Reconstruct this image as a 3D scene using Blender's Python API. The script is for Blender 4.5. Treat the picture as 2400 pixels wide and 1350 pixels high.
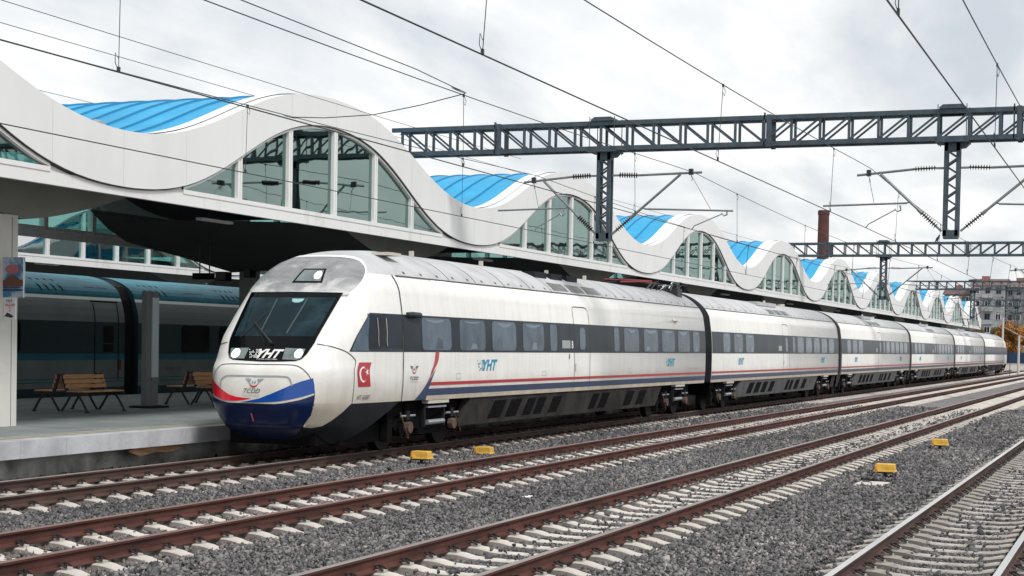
import bpy, bmesh, math, random
import numpy as np
from mathutils import Vector, Matrix
rnd = random.Random(7)
S = bpy.context.scene
for o in list(bpy.data.objects): bpy.data.objects.remove(o)
COL = S.collection
# ------------------------------------------------------------------ camera
cam = bpy.data.cameras.new('camera'); camo = bpy.data.objects.new('camera', cam); COL.objects.link(camo)
CR = Vector((0.93077781, 0.36514037, 0.01803271)); CU = Vector((-0.02701274, 0.01949978, 0.99944488)); CF = Vector((-0.36458604, 0.93074823, -0.02801340))
camo.matrix_world = Matrix(((CR.x, CU.x, -CF.x, 0), (CR.y, CU.y, -CF.y, 0), (CR.z, CU.z, -CF.z, 2.1903), (0, 0, 0, 1)))
cam.sensor_width = 36; cam.lens = 3767.12/2400*36
cam.shift_x = -0.0027; cam.shift_y = 0.0985
cam.clip_start = .5; cam.clip_end = 3000
S.camera = camo
S.render.resolution_x = 1024; S.render.resolution_y = 576
S.view_settings.view_transform = 'Standard'; S.view_settings.look = 'None'
S.view_settings.exposure = 0.38; S.view_settings.gamma = 1.0
# ------------------------------------------------------------------ sky and sun
SUN_EL, SUN_AZ = math.radians(52), math.radians(122)     # azimuth clockwise from +Y
W = bpy.data.worlds.new('World'); S.world = W; W.use_nodes = True
nt = W.node_tree; N = nt.nodes; L = nt.links
N.clear()
out = N.new('ShaderNodeOutputWorld'); bg = N.new('ShaderNodeBackground'); bg.inputs[1].default_value = 0.1
sky = N.new('ShaderNodeTexSky'); sky.sky_type = 'NISHITA'; sky.sun_disc = False
sky.sun_elevation = SUN_EL; sky.sun_rotation = SUN_AZ; sky.air_density = 1.2; sky.dust_density = 2.0
tc = N.new('ShaderNodeTexCoord'); sep = N.new('ShaderNodeSeparateXYZ'); L.new(tc.outputs['Generated'], sep.inputs[0])
def wm(op, a, b=None):
    n = N.new('ShaderNodeMath'); n.operation = op
    for i, v in enumerate((a, b)):
        if v is None: continue
        if isinstance(v, (int, float)): n.inputs[i].default_value = v
        else: L.new(v, n.inputs[i])
    return n.outputs[0]
zc = wm('ADD', wm('MAXIMUM', sep.outputs[2], 0.0), 0.16)
comb = N.new('ShaderNodeCombineXYZ'); L.new(wm('DIVIDE', sep.outputs[0], zc), comb.inputs[0]); L.new(wm('DIVIDE', sep.outputs[1], zc), comb.inputs[1])
mp = N.new('ShaderNodeMapping'); mp.inputs['Rotation'].default_value = (0, 0, math.radians(25)); mp.inputs['Scale'].default_value = (1.5, .62, 1); mp.inputs['Location'].default_value = (3.1, 1.7, 0)
L.new(comb.outputs[0], mp.inputs[0])
n1 = N.new('ShaderNodeTexNoise'); n1.inputs['Scale'].default_value = 1.15; n1.inputs['Detail'].default_value = 8; n1.inputs['Roughness'].default_value = .55; n1.inputs['Distortion'].default_value = .5
n2 = N.new('ShaderNodeTexNoise'); n2.inputs['Scale'].default_value = 3.4; n2.inputs['Detail'].default_value = 6; n2.inputs['Roughness'].default_value = .5
L.new(mp.outputs[0], n1.inputs['Vector']); L.new(mp.outputs[0], n2.inputs['Vector'])
r1 = N.new('ShaderNodeValToRGB'); r1.color_ramp.elements[0].position = .34; r1.color_ramp.elements[0].color = (5.9, 6.2, 6.45, 1)
r1.color_ramp.elements[1].position = .55; r1.color_ramp.elements[1].color = (8.5, 8.45, 8.35, 1)
L.new(n1.outputs[0], r1.inputs[0])
r2 = N.new('ShaderNodeValToRGB'); r2.color_ramp.elements[0].position = .38; r2.color_ramp.elements[0].color = (.855, .88, .91, 1)
r2.color_ramp.elements[1].position = .58; r2.color_ramp.elements[1].color = (1, 1, 1, 1)
L.new(n2.outputs[0], r2.inputs[0])
mul = N.new('ShaderNodeMixRGB'); mul.blend_type = 'MULTIPLY'; mul.inputs[0].default_value = 1
L.new(r1.outputs[0], mul.inputs[1]); L.new(r2.outputs[0], mul.inputs[2])
mx = N.new('ShaderNodeMixRGB'); mx.inputs[0].default_value = .93
L.new(sky.outputs[0], mx.inputs[1]); L.new(mul.outputs[0], mx.inputs[2])
L.new(mx.outputs[0], bg.inputs[0]); L.new(bg.outputs[0], out.inputs[0])
sl = bpy.data.lights.new('sun', 'SUN'); sl.energy = 2.1; sl.angle = math.radians(14); sl.color = (1, .975, .94)
so = bpy.data.objects.new('sun', sl); COL.objects.link(so)
sd = Vector((math.sin(SUN_AZ)*math.cos(SUN_EL), math.cos(SUN_AZ)*math.cos(SUN_EL), math.sin(SUN_EL)))
so.rotation_euler = sd.to_track_quat('Z', 'Y').to_euler(); so.location = (30, -20, 60)
CAMP = np.array([0, 0, 2.1903]); cr, cu, cf = (np.array(v) for v in (CR, CU, CF))
def px(P):
    d = np.asarray(P, float)-CAMP; z = d@cf
    return 1206.5+3767.12*(d@cr)/z, 911.3-3767.12*(d@cu)/z, z
# ------------------------------------------------------------------ materials
MATS = {}
def mat(name, col, rough=.6, metal=0., var=0., scale=4., col2=None, bump=0., bscale=None, spec=.3, coat=0., stretch=None, detail=6, lo=.35, hi=.65, emit=None, estr=0):
    if name in MATS: return MATS[name]
    m = bpy.data.materials.new(name); m.use_nodes = True; MATS[name] = m
    nt = m.node_tree; b = nt.nodes['Principled BSDF']; Ln = nt.links.new
    b.inputs['Base Color'].default_value = (*col, 1); b.inputs['Roughness'].default_value = rough; b.inputs['Metallic'].default_value = metal
    b.inputs['Specular IOR Level'].default_value = spec; b.inputs['Coat Weight'].default_value = coat
    if coat: b.inputs['Coat Roughness'].default_value = .08
    if emit: b.inputs['Emission Color'].default_value = (*emit, 1); b.inputs['Emission Strength'].default_value = estr
    t = nt.nodes.new('ShaderNodeTexCoord'); mpn = nt.nodes.new('ShaderNodeMapping'); Ln(t.outputs['Object'], mpn.inputs[0])
    if stretch: mpn.inputs['Scale'].default_value = stretch
    if var or col2:
        n = nt.nodes.new('ShaderNodeTexNoise'); n.inputs['Scale'].default_value = scale; n.inputs['Detail'].default_value = detail; n.inputs['Roughness'].default_value = .6
        Ln(mpn.outputs[0], n.inputs['Vector'])
        r = nt.nodes.new('ShaderNodeValToRGB'); r.color_ramp.elements[0].position = lo; r.color_ramp.elements[1].position = hi
        c2 = col2 or tuple(min(1, c*(1+var)) for c in col)
        c1 = col if col2 else tuple(c*(1-var) for c in col)
        r.color_ramp.elements[0].color = (*c1, 1); r.color_ramp.elements[1].color = (*c2, 1)
        Ln(n.outputs[0], r.inputs[0]); Ln(r.outputs[0], b.inputs['Base Color'])
    if bump:
        n = nt.nodes.new('ShaderNodeTexNoise'); n.inputs['Scale'].default_value = bscale or scale; n.inputs['Detail'].default_value = 5
        Ln(mpn.outputs[0], n.inputs['Vector'])
        bp = nt.nodes.new('ShaderNodeBump'); bp.inputs['Strength'].default_value = bump; bp.inputs['Distance'].default_value = .02
        Ln(n.outputs[0], bp.inputs['Height']); Ln(bp.outputs[0], b.inputs['Normal'])
    return m
def nodes_of(m): return m.node_tree.nodes, m.node_tree.links.new, m.node_tree.nodes['Principled BSDF']

M_white = mat('white_panel_paint', (.665, .675, .67), .55, col2=(.705, .715, .71), scale=.9, stretch=(1, 1.6, .35), lo=.3, hi=.6)
M_white2 = mat('white_frame_paint', (.60, .595, .58), .5, col2=(.72, .72, .71), scale=2.2, stretch=(1.5, 1.5, .35), lo=.28, hi=.48)
M_blue = mat('blue_roof_sheet', (.012, .31, .56), .5, var=.12, scale=.9)
M_seam = mat('blue_roof_seam', (.012, .17, .34), .6)
M_verge = mat('white_verge_sheet', (.74, .75, .76), .5, var=.04)
M_dark = mat('black_gap', (.006, .006, .007), .8)
M_gasket = mat('dark_gasket', (.06, .06, .055), .7)
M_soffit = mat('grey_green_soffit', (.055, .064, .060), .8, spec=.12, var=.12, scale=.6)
M_conc = mat('platform_concrete', (.22, .245, .245), .85, var=.14, scale=1.3, bump=.15, bscale=20)
M_edge = mat('platform_edge_concrete', (.44, .45, .47), .85, var=.16, scale=1.8, bump=.3, bscale=14)
M_wallc = mat('stained_wall_concrete', (.16, .16, .15), .9, col2=(.52, .52, .49), scale=1.6, bump=.4, bscale=10)
M_tact = mat('tactile_paving', (.33, .31, .255), .8, var=.1)
M_steel = mat('dark_galvanised_steel', (.060, .084, .102), .55, metal=.2, var=.2, scale=5)
M_tube = mat('grey_galvanised_tube', (.24, .26, .27), .45, metal=.5, var=.15, scale=9)
M_ins = mat('brown_glazed_insulator', (.060, .046, .042), .4)
M_wire = mat('dark_copper_wire', (.045, .05, .052), .5, metal=.4)
M_rust = mat('rusty_rail_side', (.082, .031, .024), .8, var=.42, scale=6, bump=.3, bscale=60, stretch=(1, .15, 1))
M_rust2 = mat('rusty_rail_brown', (.070, .040, .033), .8, var=.4, scale=6, bump=.3, bscale=60, stretch=(1, .15, 1))
M_headr = mat('dull_railhead', (.20, .13, .115), .5, var=.2, scale=8, stretch=(1, .05, 1))
M_headg = mat('greyish_railhead', (.27, .24, .22), .42, metal=.4, var=.2, scale=8, stretch=(1, .05, 1))
M_heads = mat('shiny_railhead', (.80, .79, .77), .36, metal=1., var=.12, scale=5, stretch=(1, .06, 1))
M_sleep = mat('pale_concrete_sleeper', (.42, .385, .345), .85, col2=(.61, .57, .52), scale=2.6, bump=.2, bscale=30)
M_clip = mat('dark_clip_iron', (.03, .024, .022), .6, metal=.3)
M_pad = mat('pale_clip_shoulder', (.40, .38, .35), .8)
M_tw = mat('train_white_paint', (.70, .69, .66), .30, var=.05, scale=.8, coat=.35)
M_tgrey = mat('train_roof_grey', (.44, .45, .46), .65, var=.12, scale=1.6)
M_band = mat('dark_tinted_band', (.018, .027, .037), .3, spec=.08, var=.25, scale=1.2)
M_win = mat('tinted_window_glass', (.048, .074, .104), .2, spec=.18, col2=(.110, .150, .195), scale=1.7, lo=.3, hi=.75)
M_winp = mat('pale_pane_reflection', (.14, .19, .235), .25, spec=.2); M_winb = mat('darker_tinted_glass', (.034, .054, .078), .2, spec=.18, col2=(.075, .108, .142), scale=2.2)  # pale tone paints reflections onto the train panes
M_red = mat('red_stripe_paint', (.42, .022, .035), .35, coat=.3)
M_navy = mat('navy_stripe_paint', (.032, .055, .12), .35, coat=.3)
M_nred = mat('red_nose_paint', (.62, .01, .03), .25, coat=.5)
M_nblue = mat('blue_nose_paint', (.006, .06, .28), .25, coat=.5)
M_ndark = mat('dark_blue_nose_paint', (.002, .012, .062), .3, coat=.2)
M_skirt = mat('dark_grey_skirt', (.016, .019, .023), .65, spec=.12, var=.2, scale=2.)
M_skirt2 = mat('dusty_grey_skirt', (.022, .021, .020), .8, spec=.1, col2=(.050, .046, .042), scale=1.5)
M_cyan = mat('turquoise_logo_paint', (.01, .27, .42), .5)
M_black = mat('black_mask_glass', (.003, .004, .005), .12, spec=.12)
M_glassd = mat('windscreen_glass', (.006, .017, .023), .08, spec=.14, col2=(.02, .045, .055), scale=1.1, lo=.45, hi=.6)
M_under = mat('black_underframe', (.005, .005, .006), .8, spec=.08, var=.3, scale=6)
M_wheel = mat('worn_wheel_steel', (.012, .012, .014), .6, spec=.1)
M_pale = mat('pale_bracket', (.52, .49, .43), .6)
M_silver = mat('silver_damper', (.33, .35, .37), .4, metal=.5)
M_yel = mat('yellow_box_paint', (.50, .29, .05), .5, col2=(.78, .46, .07), scale=7)
M_lamp = mat('lit_lamp', (1, 1, 1), .3, emit=(.85, 1, .92), estr=2.6)
M_lampb = mat('lit_lamp_bluish', (1, 1, 1), .3, emit=(.75, .93, 1), estr=2.8)
M_house = mat('lamp_housing', (.10, .13, .13), .15, coat=.8, col2=(.22, .26, .26), scale=3)
M_wood = mat('varnished_bench_wood', (.56, .31, .15), .5, var=.2, scale=5, stretch=(6, .6, 6))
M_iron = mat('dark_cast_iron', (.03, .035, .036), .5)
M_brick = mat('red_chimney_brick', (.080, .034, .030), .85, var=.25, scale=1.0)
M_letw = mat('white_lettering', (.78, .78, .78), .5)
M_letd = mat('dark_lettering', (.04, .045, .06), .5)
M_letg = mat('faded_lettering', (.42, .43, .43), .6)

def dirty_white():
    m = mat('dirty_white_cab', (.70, .69, .66), .32, coat=.3)
    n, Ln, b = nodes_of(m)
    t = n.new('ShaderNodeTexCoord')
    def noise(sc, st):
        mp = n.new('ShaderNodeMapping'); mp.inputs['Scale'].default_value = st; Ln(t.outputs['Object'], mp.inputs[0])
        q = n.new('ShaderNodeTexNoise'); q.inputs['Scale'].default_value = sc; q.inputs['Detail'].default_value = 8; q.inputs['Roughness'].default_value = .65; Ln(mp.outputs[0], q.inputs['Vector']); return q.outputs[0]
    def ramp(src, a, bb, ca, cb):
        r = n.new('ShaderNodeValToRGB'); r.color_ramp.elements[0].position = a; r.color_ramp.elements[1].position = bb
        r.color_ramp.elements[0].color = (*ca, 1); r.color_ramp.elements[1].color = (*cb, 1); Ln(src, r.inputs[0]); return r.outputs[0]
    sp = n.new('ShaderNodeSeparateXYZ'); Ln(t.outputs['Object'], sp.inputs[0])
    a = n.new('ShaderNodeMath'); a.operation = 'MULTIPLY_ADD'; Ln(noise(1.4, (1, .5, 1)), a.inputs[0]); a.inputs[1].default_value = .75; Ln(sp.outputs[2], a.inputs[2])
    # dust rising from the bottom edge of the bodyside: brown below about 1.3 m
    lowd = ramp(a.outputs[0], .0, 1., (1, 1, 1), (0, 0, 0))
    mr = n.new('ShaderNodeMapRange'); Ln(a.outputs[0], mr.inputs[0]); mr.inputs[1].default_value = 1.2; mr.inputs[2].default_value = 1.95; mr.inputs[3].default_value = .85; mr.inputs[4].default_value = 0
    c1 = ramp(noise(.9, (1, .35, 1.4)), .3, .7, (.74, .73, .70), (.82, .815, .79))
    x = n.new('ShaderNodeMixRGB'); Ln(mr.outputs[0], x.inputs[0]); Ln(c1, x.inputs[1]); x.inputs[2].default_value = (.40, .345, .27, 1)
    st_ = ramp(noise(2.2, (1, 2.6, .22)), .30, .55, (.86, .855, .84), (1, 1, 1))
    y_ = n.new('ShaderNodeMixRGB'); y_.blend_type = 'MULTIPLY'; y_.inputs[0].default_value = .8; Ln(x.outputs[0], y_.inputs[1]); Ln(st_, y_.inputs[2])
    Ln(y_.outputs[0], b.inputs['Base Color'])
    bp = n.new('ShaderNodeBump'); bp.inputs['Strength'].default_value = .5; bp.inputs['Distance'].default_value = .006; Ln(noise(1.1, (1, .8, 1.3)), bp.inputs['Height']); Ln(bp.outputs[0], b.inputs['Normal'])
    return m
M_cab = dirty_white()
def hood_mat():
    m = mat('streaky_grey_hood', (.4, .4, .41), .5)
    n, Ln, b = nodes_of(m); t = n.new('ShaderNodeTexCoord')
    mp = n.new('ShaderNodeMapping'); mp.inputs['Scale'].default_value = (1.0, .6, 1.9); Ln(t.outputs['Object'], mp.inputs[0])
    q = n.new('ShaderNodeTexNoise'); q.inputs['Scale'].default_value = 2.1; q.inputs['Detail'].default_value = 9; q.inputs['Roughness'].default_value = .62; q.inputs['Distortion'].default_value = .6; Ln(mp.outputs[0], q.inputs['Vector'])
    sp = n.new('ShaderNodeSeparateXYZ'); Ln(t.outputs['Object'], sp.inputs[0])
    mr = n.new('ShaderNodeMapRange'); Ln(sp.outputs[2], mr.inputs[0]); mr.inputs[1].default_value = 3.05; mr.inputs[2].default_value = 3.4; mr.inputs[3].default_value = .23; mr.inputs[4].default_value = -.02
    ad = n.new('ShaderNodeMath'); ad.operation = 'ADD'; Ln(q.outputs[0], ad.inputs[0]); Ln(mr.outputs[0], ad.inputs[1])
    r = n.new('ShaderNodeValToRGB'); e = r.color_ramp.elements; e[0].position = .38; e[0].color = (.19, .195, .20, 1); e[1].position = .72; e[1].color = (.55, .55, .54, 1)
    k = e.new(.56); k.color = (.29, .295, .30, 1)
    Ln(ad.outputs[0], r.inputs[0]); Ln(r.outputs[0], b.inputs['Base Color'])
    return m
M_hood = hood_mat(); M_hood.node_tree.nodes['Principled BSDF'].inputs['Roughness'].default_value = .75
def canopy_glass(name, tint, gl, trans=True):
    m = bpy.data.materials.new(name); m.use_nodes = True; n = m.node_tree.nodes; Ln = m.node_tree.links.new; n.clear()
    o = n.new('ShaderNodeOutputMaterial'); g = n.new('ShaderNodeBsdfGlossy'); g.inputs['Roughness'].default_value = .02; g.inputs['Color'].default_value = (*gl, 1)
    tr = n.new('ShaderNodeBsdfTransparent'); tr.inputs[0].default_value = (*tint, 1)
    lw = n.new('ShaderNodeLayerWeight'); lw.inputs[0].default_value = .35
    mr = n.new('ShaderNodeMapRange'); Ln(lw.outputs['Facing'], mr.inputs[0]); mr.inputs[1].default_value = 0; mr.inputs[2].default_value = 1; mr.inputs[3].default_value = .17; mr.inputs[4].default_value = .85
    t = n.new('ShaderNodeTexCoord'); q = n.new('ShaderNodeTexNoise'); q.inputs['Scale'].default_value = 1.1; q.inputs['Detail'].default_value = 1; Ln(t.outputs['Object'], q.inputs['Vector'])
    bp = n.new('ShaderNodeBump'); bp.inputs['Strength'].default_value = .14; bp.inputs['Distance'].default_value = .03; Ln(q.outputs[0], bp.inputs['Height']); Ln(bp.outputs[0], g.inputs['Normal'])
    mxx = n.new('ShaderNodeMixShader'); Ln(mr.outputs[0], mxx.inputs[0]); Ln(tr.outputs[0], mxx.inputs[1]); Ln(g.outputs[0], mxx.inputs[2]); Ln(mxx.outputs[0], o.inputs[0])
    return m
M_glass = canopy_glass('green_tinted_canopy_glass', (.12, .36, .35), (.50, .66, .62))
M_glassb = canopy_glass('turquoise_tinted_glass', (.42, .85, .80), (.5, .62, .60))

# ------------------------------------------------------------------ builders
ORG = {}
def reg(o, parent, loc=(0, 0, 0)):
    COL.objects.link(o)
    if parent is not None:
        o.parent = parent; b = ORG[parent.name]
    else: b = Vector((0, 0, 0))
    ORG[o.name] = b + Vector(loc) if parent is not None else Vector(loc)
    return o
def tag(o, label=None, cat=None, group=None, kind=None):
    for k, v in (('label', label), ('category', cat), ('group', group), ('kind', kind)):
        if v: o[k] = v
    return o
def thing(name, label, cat, loc=(0, 0, 0), group=None):
    o = bpy.data.objects.new(name, None); o.empty_display_size = .2; o.location = loc; reg(o, None, loc)
    return tag(o, label, cat, group)
class MB:
    def __init__(s): s.v = []; s.f = []; s.m = []
    def add(s, V, F, mi=0):
        k = len(s.v); s.v += [tuple(p) for p in V]; s.f += [tuple(i+k for i in f) for f in F]; s.m += [mi]*len(F); return s
    def box(s, x0, x1, y0, y1, z0, z1, mi=0):
        V = [(x, y, z) for x in (x0, x1) for y in (y0, y1) for z in (z0, z1)]
        return s.add(V, [(0, 1, 3, 2), (4, 6, 7, 5), (0, 4, 5, 1), (2, 3, 7, 6), (0, 2, 6, 4), (1, 5, 7, 3)], mi)
    def bar(s, p, q, w, h=None, mi=0, up=(0, 0, 1)):
        p = Vector(p); q = Vector(q); d = (q-p).normalized(); u = Vector(up)
        if abs(d.dot(u)) > .98: u = Vector((0, 1, 0)) if abs(d.y) < .9 else Vector((1, 0, 0))
        a = d.cross(u).normalized(); b = a.cross(d).normalized(); h = h or w
        V = [c + a*sx*w/2 + b*sz*h/2 for c in (p, q) for sx, sz in ((-1, -1), (1, -1), (1, 1), (-1, 1))]
        return s.add(V, [(0, 3, 2, 1), (4, 5, 6, 7), (0, 1, 5, 4), (1, 2, 6, 5), (2, 3, 7, 6), (3, 0, 4, 7)], mi)
    def tube(s, P, r, n=6, mi=0, cap=True):
        P = [Vector(p) for p in P]; R = r if isinstance(r, (list, tuple)) else [r]*len(P); V = []; prev = None
        for i, p in enumerate(P):
            d = (P[min(i+1, len(P)-1)]-P[max(i-1, 0)]).normalized()
            if prev is None:
                a = d.cross(Vector((0, 0, 1)));
                if a.length < .05: a = d.cross(Vector((0, 1, 0)))
            else: a = prev - d*prev.dot(d)
            a.normalize(); prev = a; b = d.cross(a)
            V += [p + (a*math.cos(2*math.pi*k/n) + b*math.sin(2*math.pi*k/n))*R[i] for k in range(n)]
        F = [(i*n+k, i*n+(k+1) % n, (i+1)*n+(k+1) % n, (i+1)*n+k) for i in range(len(P)-1) for k in range(n)]
        if cap: F += [tuple(range(n-1, -1, -1)), tuple((len(P)-1)*n+k for k in range(n))]
        return s.add(V, F, mi)
    def cyl(s, p, q, r, n=12, mi=0): return s.tube([p, q], r, n, mi)
    def prism(s, prof, axis, a, b, mi=0):
        # prof: 2D polygon in the two other axes
        def P(u, w, t): return {'x': (t, u, w), 'y': (u, t, w), 'z': (u, w, t)}[axis]
        n = len(prof); V = [P(u, w, a) for u, w in prof] + [P(u, w, b) for u, w in prof]
        F = [tuple(range(n)), tuple(range(2*n-1, n-1, -1))] + [(i, i+n, (i+1) % n+n, (i+1) % n) for i in range(n)]
        return s.add(V, F, mi)
    def grid(s, fn, us, vs, mi=0, flip=False):
        V = [fn(u, v) for u in us for v in vs]; nv = len(vs)
        F = [(i*nv+j, (i+1)*nv+j, (i+1)*nv+j+1, i*nv+j+1) for i in range(len(us)-1) for j in range(nv-1)]
        if flip: F = [f[::-1] for f in F]
        return s.add(V, F, mi)
    def build(s, name, mats, parent=None, smooth=False, label=None):
        if not isinstance(mats, (list, tuple)): mats = [mats]
        o = ORG[parent.name] if parent is not None else Vector((0, 0, 0))
        me = bpy.data.meshes.new(name)
        me.from_pydata([(x-o.x, y-o.y, z-o.z) for x, y, z in s.v], [], s.f)
        for m in mats: me.materials.append(m)
        if len(mats) > 1: me.polygons.foreach_set('material_index', s.m)
        if smooth: me.polygons.foreach_set('use_smooth', [True]*len(s.f))
        me.validate(); me.update()
        ob = bpy.data.objects.new(name, me); reg(ob, parent)
        if label: ob['label'] = label
        return ob
def fixn(ob):
    bm = bmesh.new(); bm.from_mesh(ob.data); bmesh.ops.recalc_face_normals(bm, faces=bm.faces); bm.to_mesh(ob.data); bm.free(); return ob
def copy_tree(o, parent=None, d=(0, 0, 0)):
    c = o.copy(); COL.objects.link(c); c.parent = parent
    if parent is not None or d != (0, 0, 0): c.location = o.location + Vector(d)
    ORG[c.name] = ORG[o.name] + Vector(d)
    for ch in list(o.children): copy_tree(ch, c)
    return c
_txt = {}
def text_poly(s, bold=0.0, italic=0.0):
    key = (s, bold, italic)
    if key in _txt: return _txt[key]
    cu_ = bpy.data.curves.new('t', 'FONT'); cu_.body = s; cu_.offset = bold; cu_.shear = italic; cu_.resolution_u = 3
    ob = bpy.data.objects.new('t', cu_); COL.objects.link(ob); bpy.context.view_layer.update()
    me = ob.evaluated_get(bpy.context.evaluated_depsgraph_get()).to_mesh()
    V = [tuple(v.co) for v in me.vertices]; F = [tuple(p.vertices) for p in me.polygons]
    bpy.data.objects.remove(ob); bpy.data.curves.remove(cu_)
    x0 = min(v[0] for v in V); x1 = max(v[0] for v in V); y0 = min(v[1] for v in V); y1 = max(v[1] for v in V)
    V = [((v[0]-x0)/(x1-x0), (v[1]-y0)/(y1-y0)) for v in V]
    _txt[key] = (V, F); return _txt[key]
def add_text(mb, s, fn, u0, z0, w, h, bold=.0, italic=.0, mi=0):
    V, F = text_poly(s, bold, italic); mb.add([fn(u0+x*w, z0+y*h) for x, y in V], F, mi)

# ------------------------------------------------------------------ ground
GZ = -.285
def gravel_mat(name, c1, c2, sc):
    m = mat(name, c1, .95); n, Ln, b = nodes_of(m); t = n.new('ShaderNodeTexCoord')
    v = n.new('ShaderNodeTexVoronoi'); v.inputs['Scale'].default_value = sc; Ln(t.outputs['Object'], v.inputs['Vector'])
    q = n.new('ShaderNodeTexNoise'); q.inputs['Scale'].default_value = sc*.13; q.inputs['Detail'].default_value = 8; Ln(t.outputs['Object'], q.inputs['Vector'])
    sp = n.new('ShaderNodeSeparateColor'); Ln(v.outputs['Color'], sp.inputs[0])
    mxn = n.new('ShaderNodeMath'); mxn.operation = 'MULTIPLY_ADD'; Ln(sp.outputs[0], mxn.inputs[0]); mxn.inputs[1].default_value = .7; 
    q2 = n.new('ShaderNodeMath'); q2.operation = 'MULTIPLY'; Ln(q.outputs[0], q2.inputs[0]); q2.inputs[1].default_value = .45; Ln(q2.outputs[0], mxn.inputs[2])
    r = n.new('ShaderNodeValToRGB'); r.color_ramp.elements[0].position = .1; r.color_ramp.elements[0].color = (*c1, 1); r.color_ramp.elements[1].position = .9; r.color_ramp.elements[1].color = (*c2, 1)
    Ln(mxn.outputs[0], r.inputs[0]); Ln(r.outputs[0], b.inputs['Base Color'])
    bp = n.new('ShaderNodeBump'); bp.inputs['Strength'].default_value = .9; bp.inputs['Distance'].default_value = .03; bp.invert = True
    Ln(v.outputs['Distance'], bp.inputs['Height']); Ln(bp.outputs[0], b.inputs['Normal'])
    return m
M_grav = gravel_mat('ballast_bed', (.04, .038, .04), (.27, .25, .25), 18)
M_earth = mat('pale_yard_surface', (.45, .42, .39), .9, var=.15, scale=.1)
g = MB(); g.box(-900, 700, -60, 1500, -1.2, -.42); tag(g.build('ground', M_earth), kind='structure')
g = MB(); g.box(-17.3, 9, -10, 320, -.43, GZ); g.box(-36.0, -28.3, -10, 320, -.43, GZ)
tag(g.build('ballast_bed', M_grav), kind='structure')

# ------------------------------------------------------------------ tracks
TX = {'first': -15.103, 'second': -10.966, 'third': -6.574, 'fourth': -2.059}
prof = [(-.072, -.172), (.072, -.172), (.072, -.160), (.020, -.146), (.009, -.130), (.009, -.045), (.034, -.034), (.036, -.008), (.028, 0), (-.028, 0), (-.036, -.008), (-.034, -.034), (-.009, -.045), (-.009, -.130), (-.020, -.146), (-.072, -.160)]
def rail(x, label, side, head, cat='rail'):
    mb = MB(); y0, y1 = 4, 330; n = len(prof)
    V = [(x+u, y0, w) for u, w in prof]+[(x+u, y1, w) for u, w in prof]
    F = []; mi = []
    for i in range(n):
        F.append((i, (i+1) % n, (i+1) % n+n, i+n)); mi.append(1 if i in (7, 8, 9) else 0)
    mb.add(V, F); mb.m = mi
    o = mb.build('rail', [side, head]); fixn(o); tag(o, label, 'rail', 'rails of the tracks'); return o
ordn = {'first': ('platform-side', 'track-side'), }
rail(TX['first']-.7525, 'dull brown rail right beside the platform edge wall, passing under the train', M_rust2, M_headg)
rail(TX['first']+.7525, 'dull brown rail nearest the camera of the two under the white train', M_rust2, M_headg)
rail(TX['second']-.7525, 'rusty red rail closest to the pair of yellow boxes beside the train', M_rust, M_headr)
rail(TX['second']+.7525, 'rusty red rail, nearer one of the first empty track beside the train', M_rust, M_headr)
rail(TX['third']-.7525, 'dark rusty rail, farther one of the middle empty track', M_rust, M_headg)
rail(TX['third']+.7525, 'dark rusty rail, nearer one of the middle empty track', M_rust, M_headg)
rail(TX['fourth']-.7525, 'shiny polished rail running into the bottom right corner', M_rust2, M_heads)
rail(TX['fourth']+.7525, 'polished rail barely showing at the bottom right edge', M_rust2, M_heads)
rail(-29.85-.75, 'far rail under the turquoise-roofed train', M_rust2, M_headg)
rail(-29.85+.75, 'near rail under the turquoise-roofed train', M_rust2, M_headg)
# sleeper with four rail clips
def sleeper_mesh():
    st = [(-1.30, -.275, .065), (-1.24, -.245, .085), (-1.08, -.215, .095), (-.98, -.188, .105), (-.90, -.176, .11), (-.62, -.176, .11), (-.53, -.186, .105), (-.42, -.210, .095), (-.25, -.222, .09), (0, -.225, .088)]
    st = st+[(-x, z, w) for x, z, w in st[:-1][::-1]]
    V = []; F = []
    for x, z, w in st: V += [(x, -w-.02, -.38), (x, -w, z-.015), (x, -w+.015, z), (x, w-.015, z), (x, w, z-.015), (x, w+.02, -.38)]
    global SMI; SMI = []
    for i in range(len(st)-1):
        for j in range(5): SMI.append(1 if j in (0, 4) else 0); F.append((i*6+j, i*6+j+1, i*6+j+7, i*6+j+6))
    F += [(0, 5, 4, 3, 2, 1), tuple((len(st)-1)*6+j for j in range(6))]
    SMI += [1, 1]
    return V, F
V, F = sleeper_mesh()
M_sside = mat('dusty_sleeper_side', (.26, .24, .22), .9, var=.2, scale=4)
def clip_mesh():
    mb = MB()
    mb.box(-.05, .05, -.045, .045, -.182, -.150, 1)
    P = [(-.045, -.05, -.150), (.03, -.062, -.118), (.062, -.03, -.112), (.062, .03, -.112), (.03, .062, -.118), (-.045, .05, -.150)]
    mb.tube(P, .011, 5, 0); mb.cyl((.01, 0, -.155), (.01, 0, -.098), .02, 6, 0); return mb
proto = None; cnt = {'first': 60, 'second': 74, 'third': 84, 'fourth': 80}
lab = {'first': 'pale concrete sleeper beneath the two brown rails of the track the white train stands on',
       'second': 'pale concrete sleeper in the rusty empty track next to the white train',
       'third': 'pale concrete sleeper in the middle empty track with dark rusty rails',
       'fourth': 'weathered concrete sleeper between the shiny polished rails at bottom right'}
grp = {'first': 'sleepers of the track under the train', 'second': 'sleepers of the first empty track', 'third': 'sleepers of the middle empty track', 'fourth': 'sleepers of the polished track'}
ystart = {'first': 17.02, 'second': 12.2, 'third': 9.2, 'fourth': 8.9}
rest = MB()
clipmb = clip_mesh()
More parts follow.
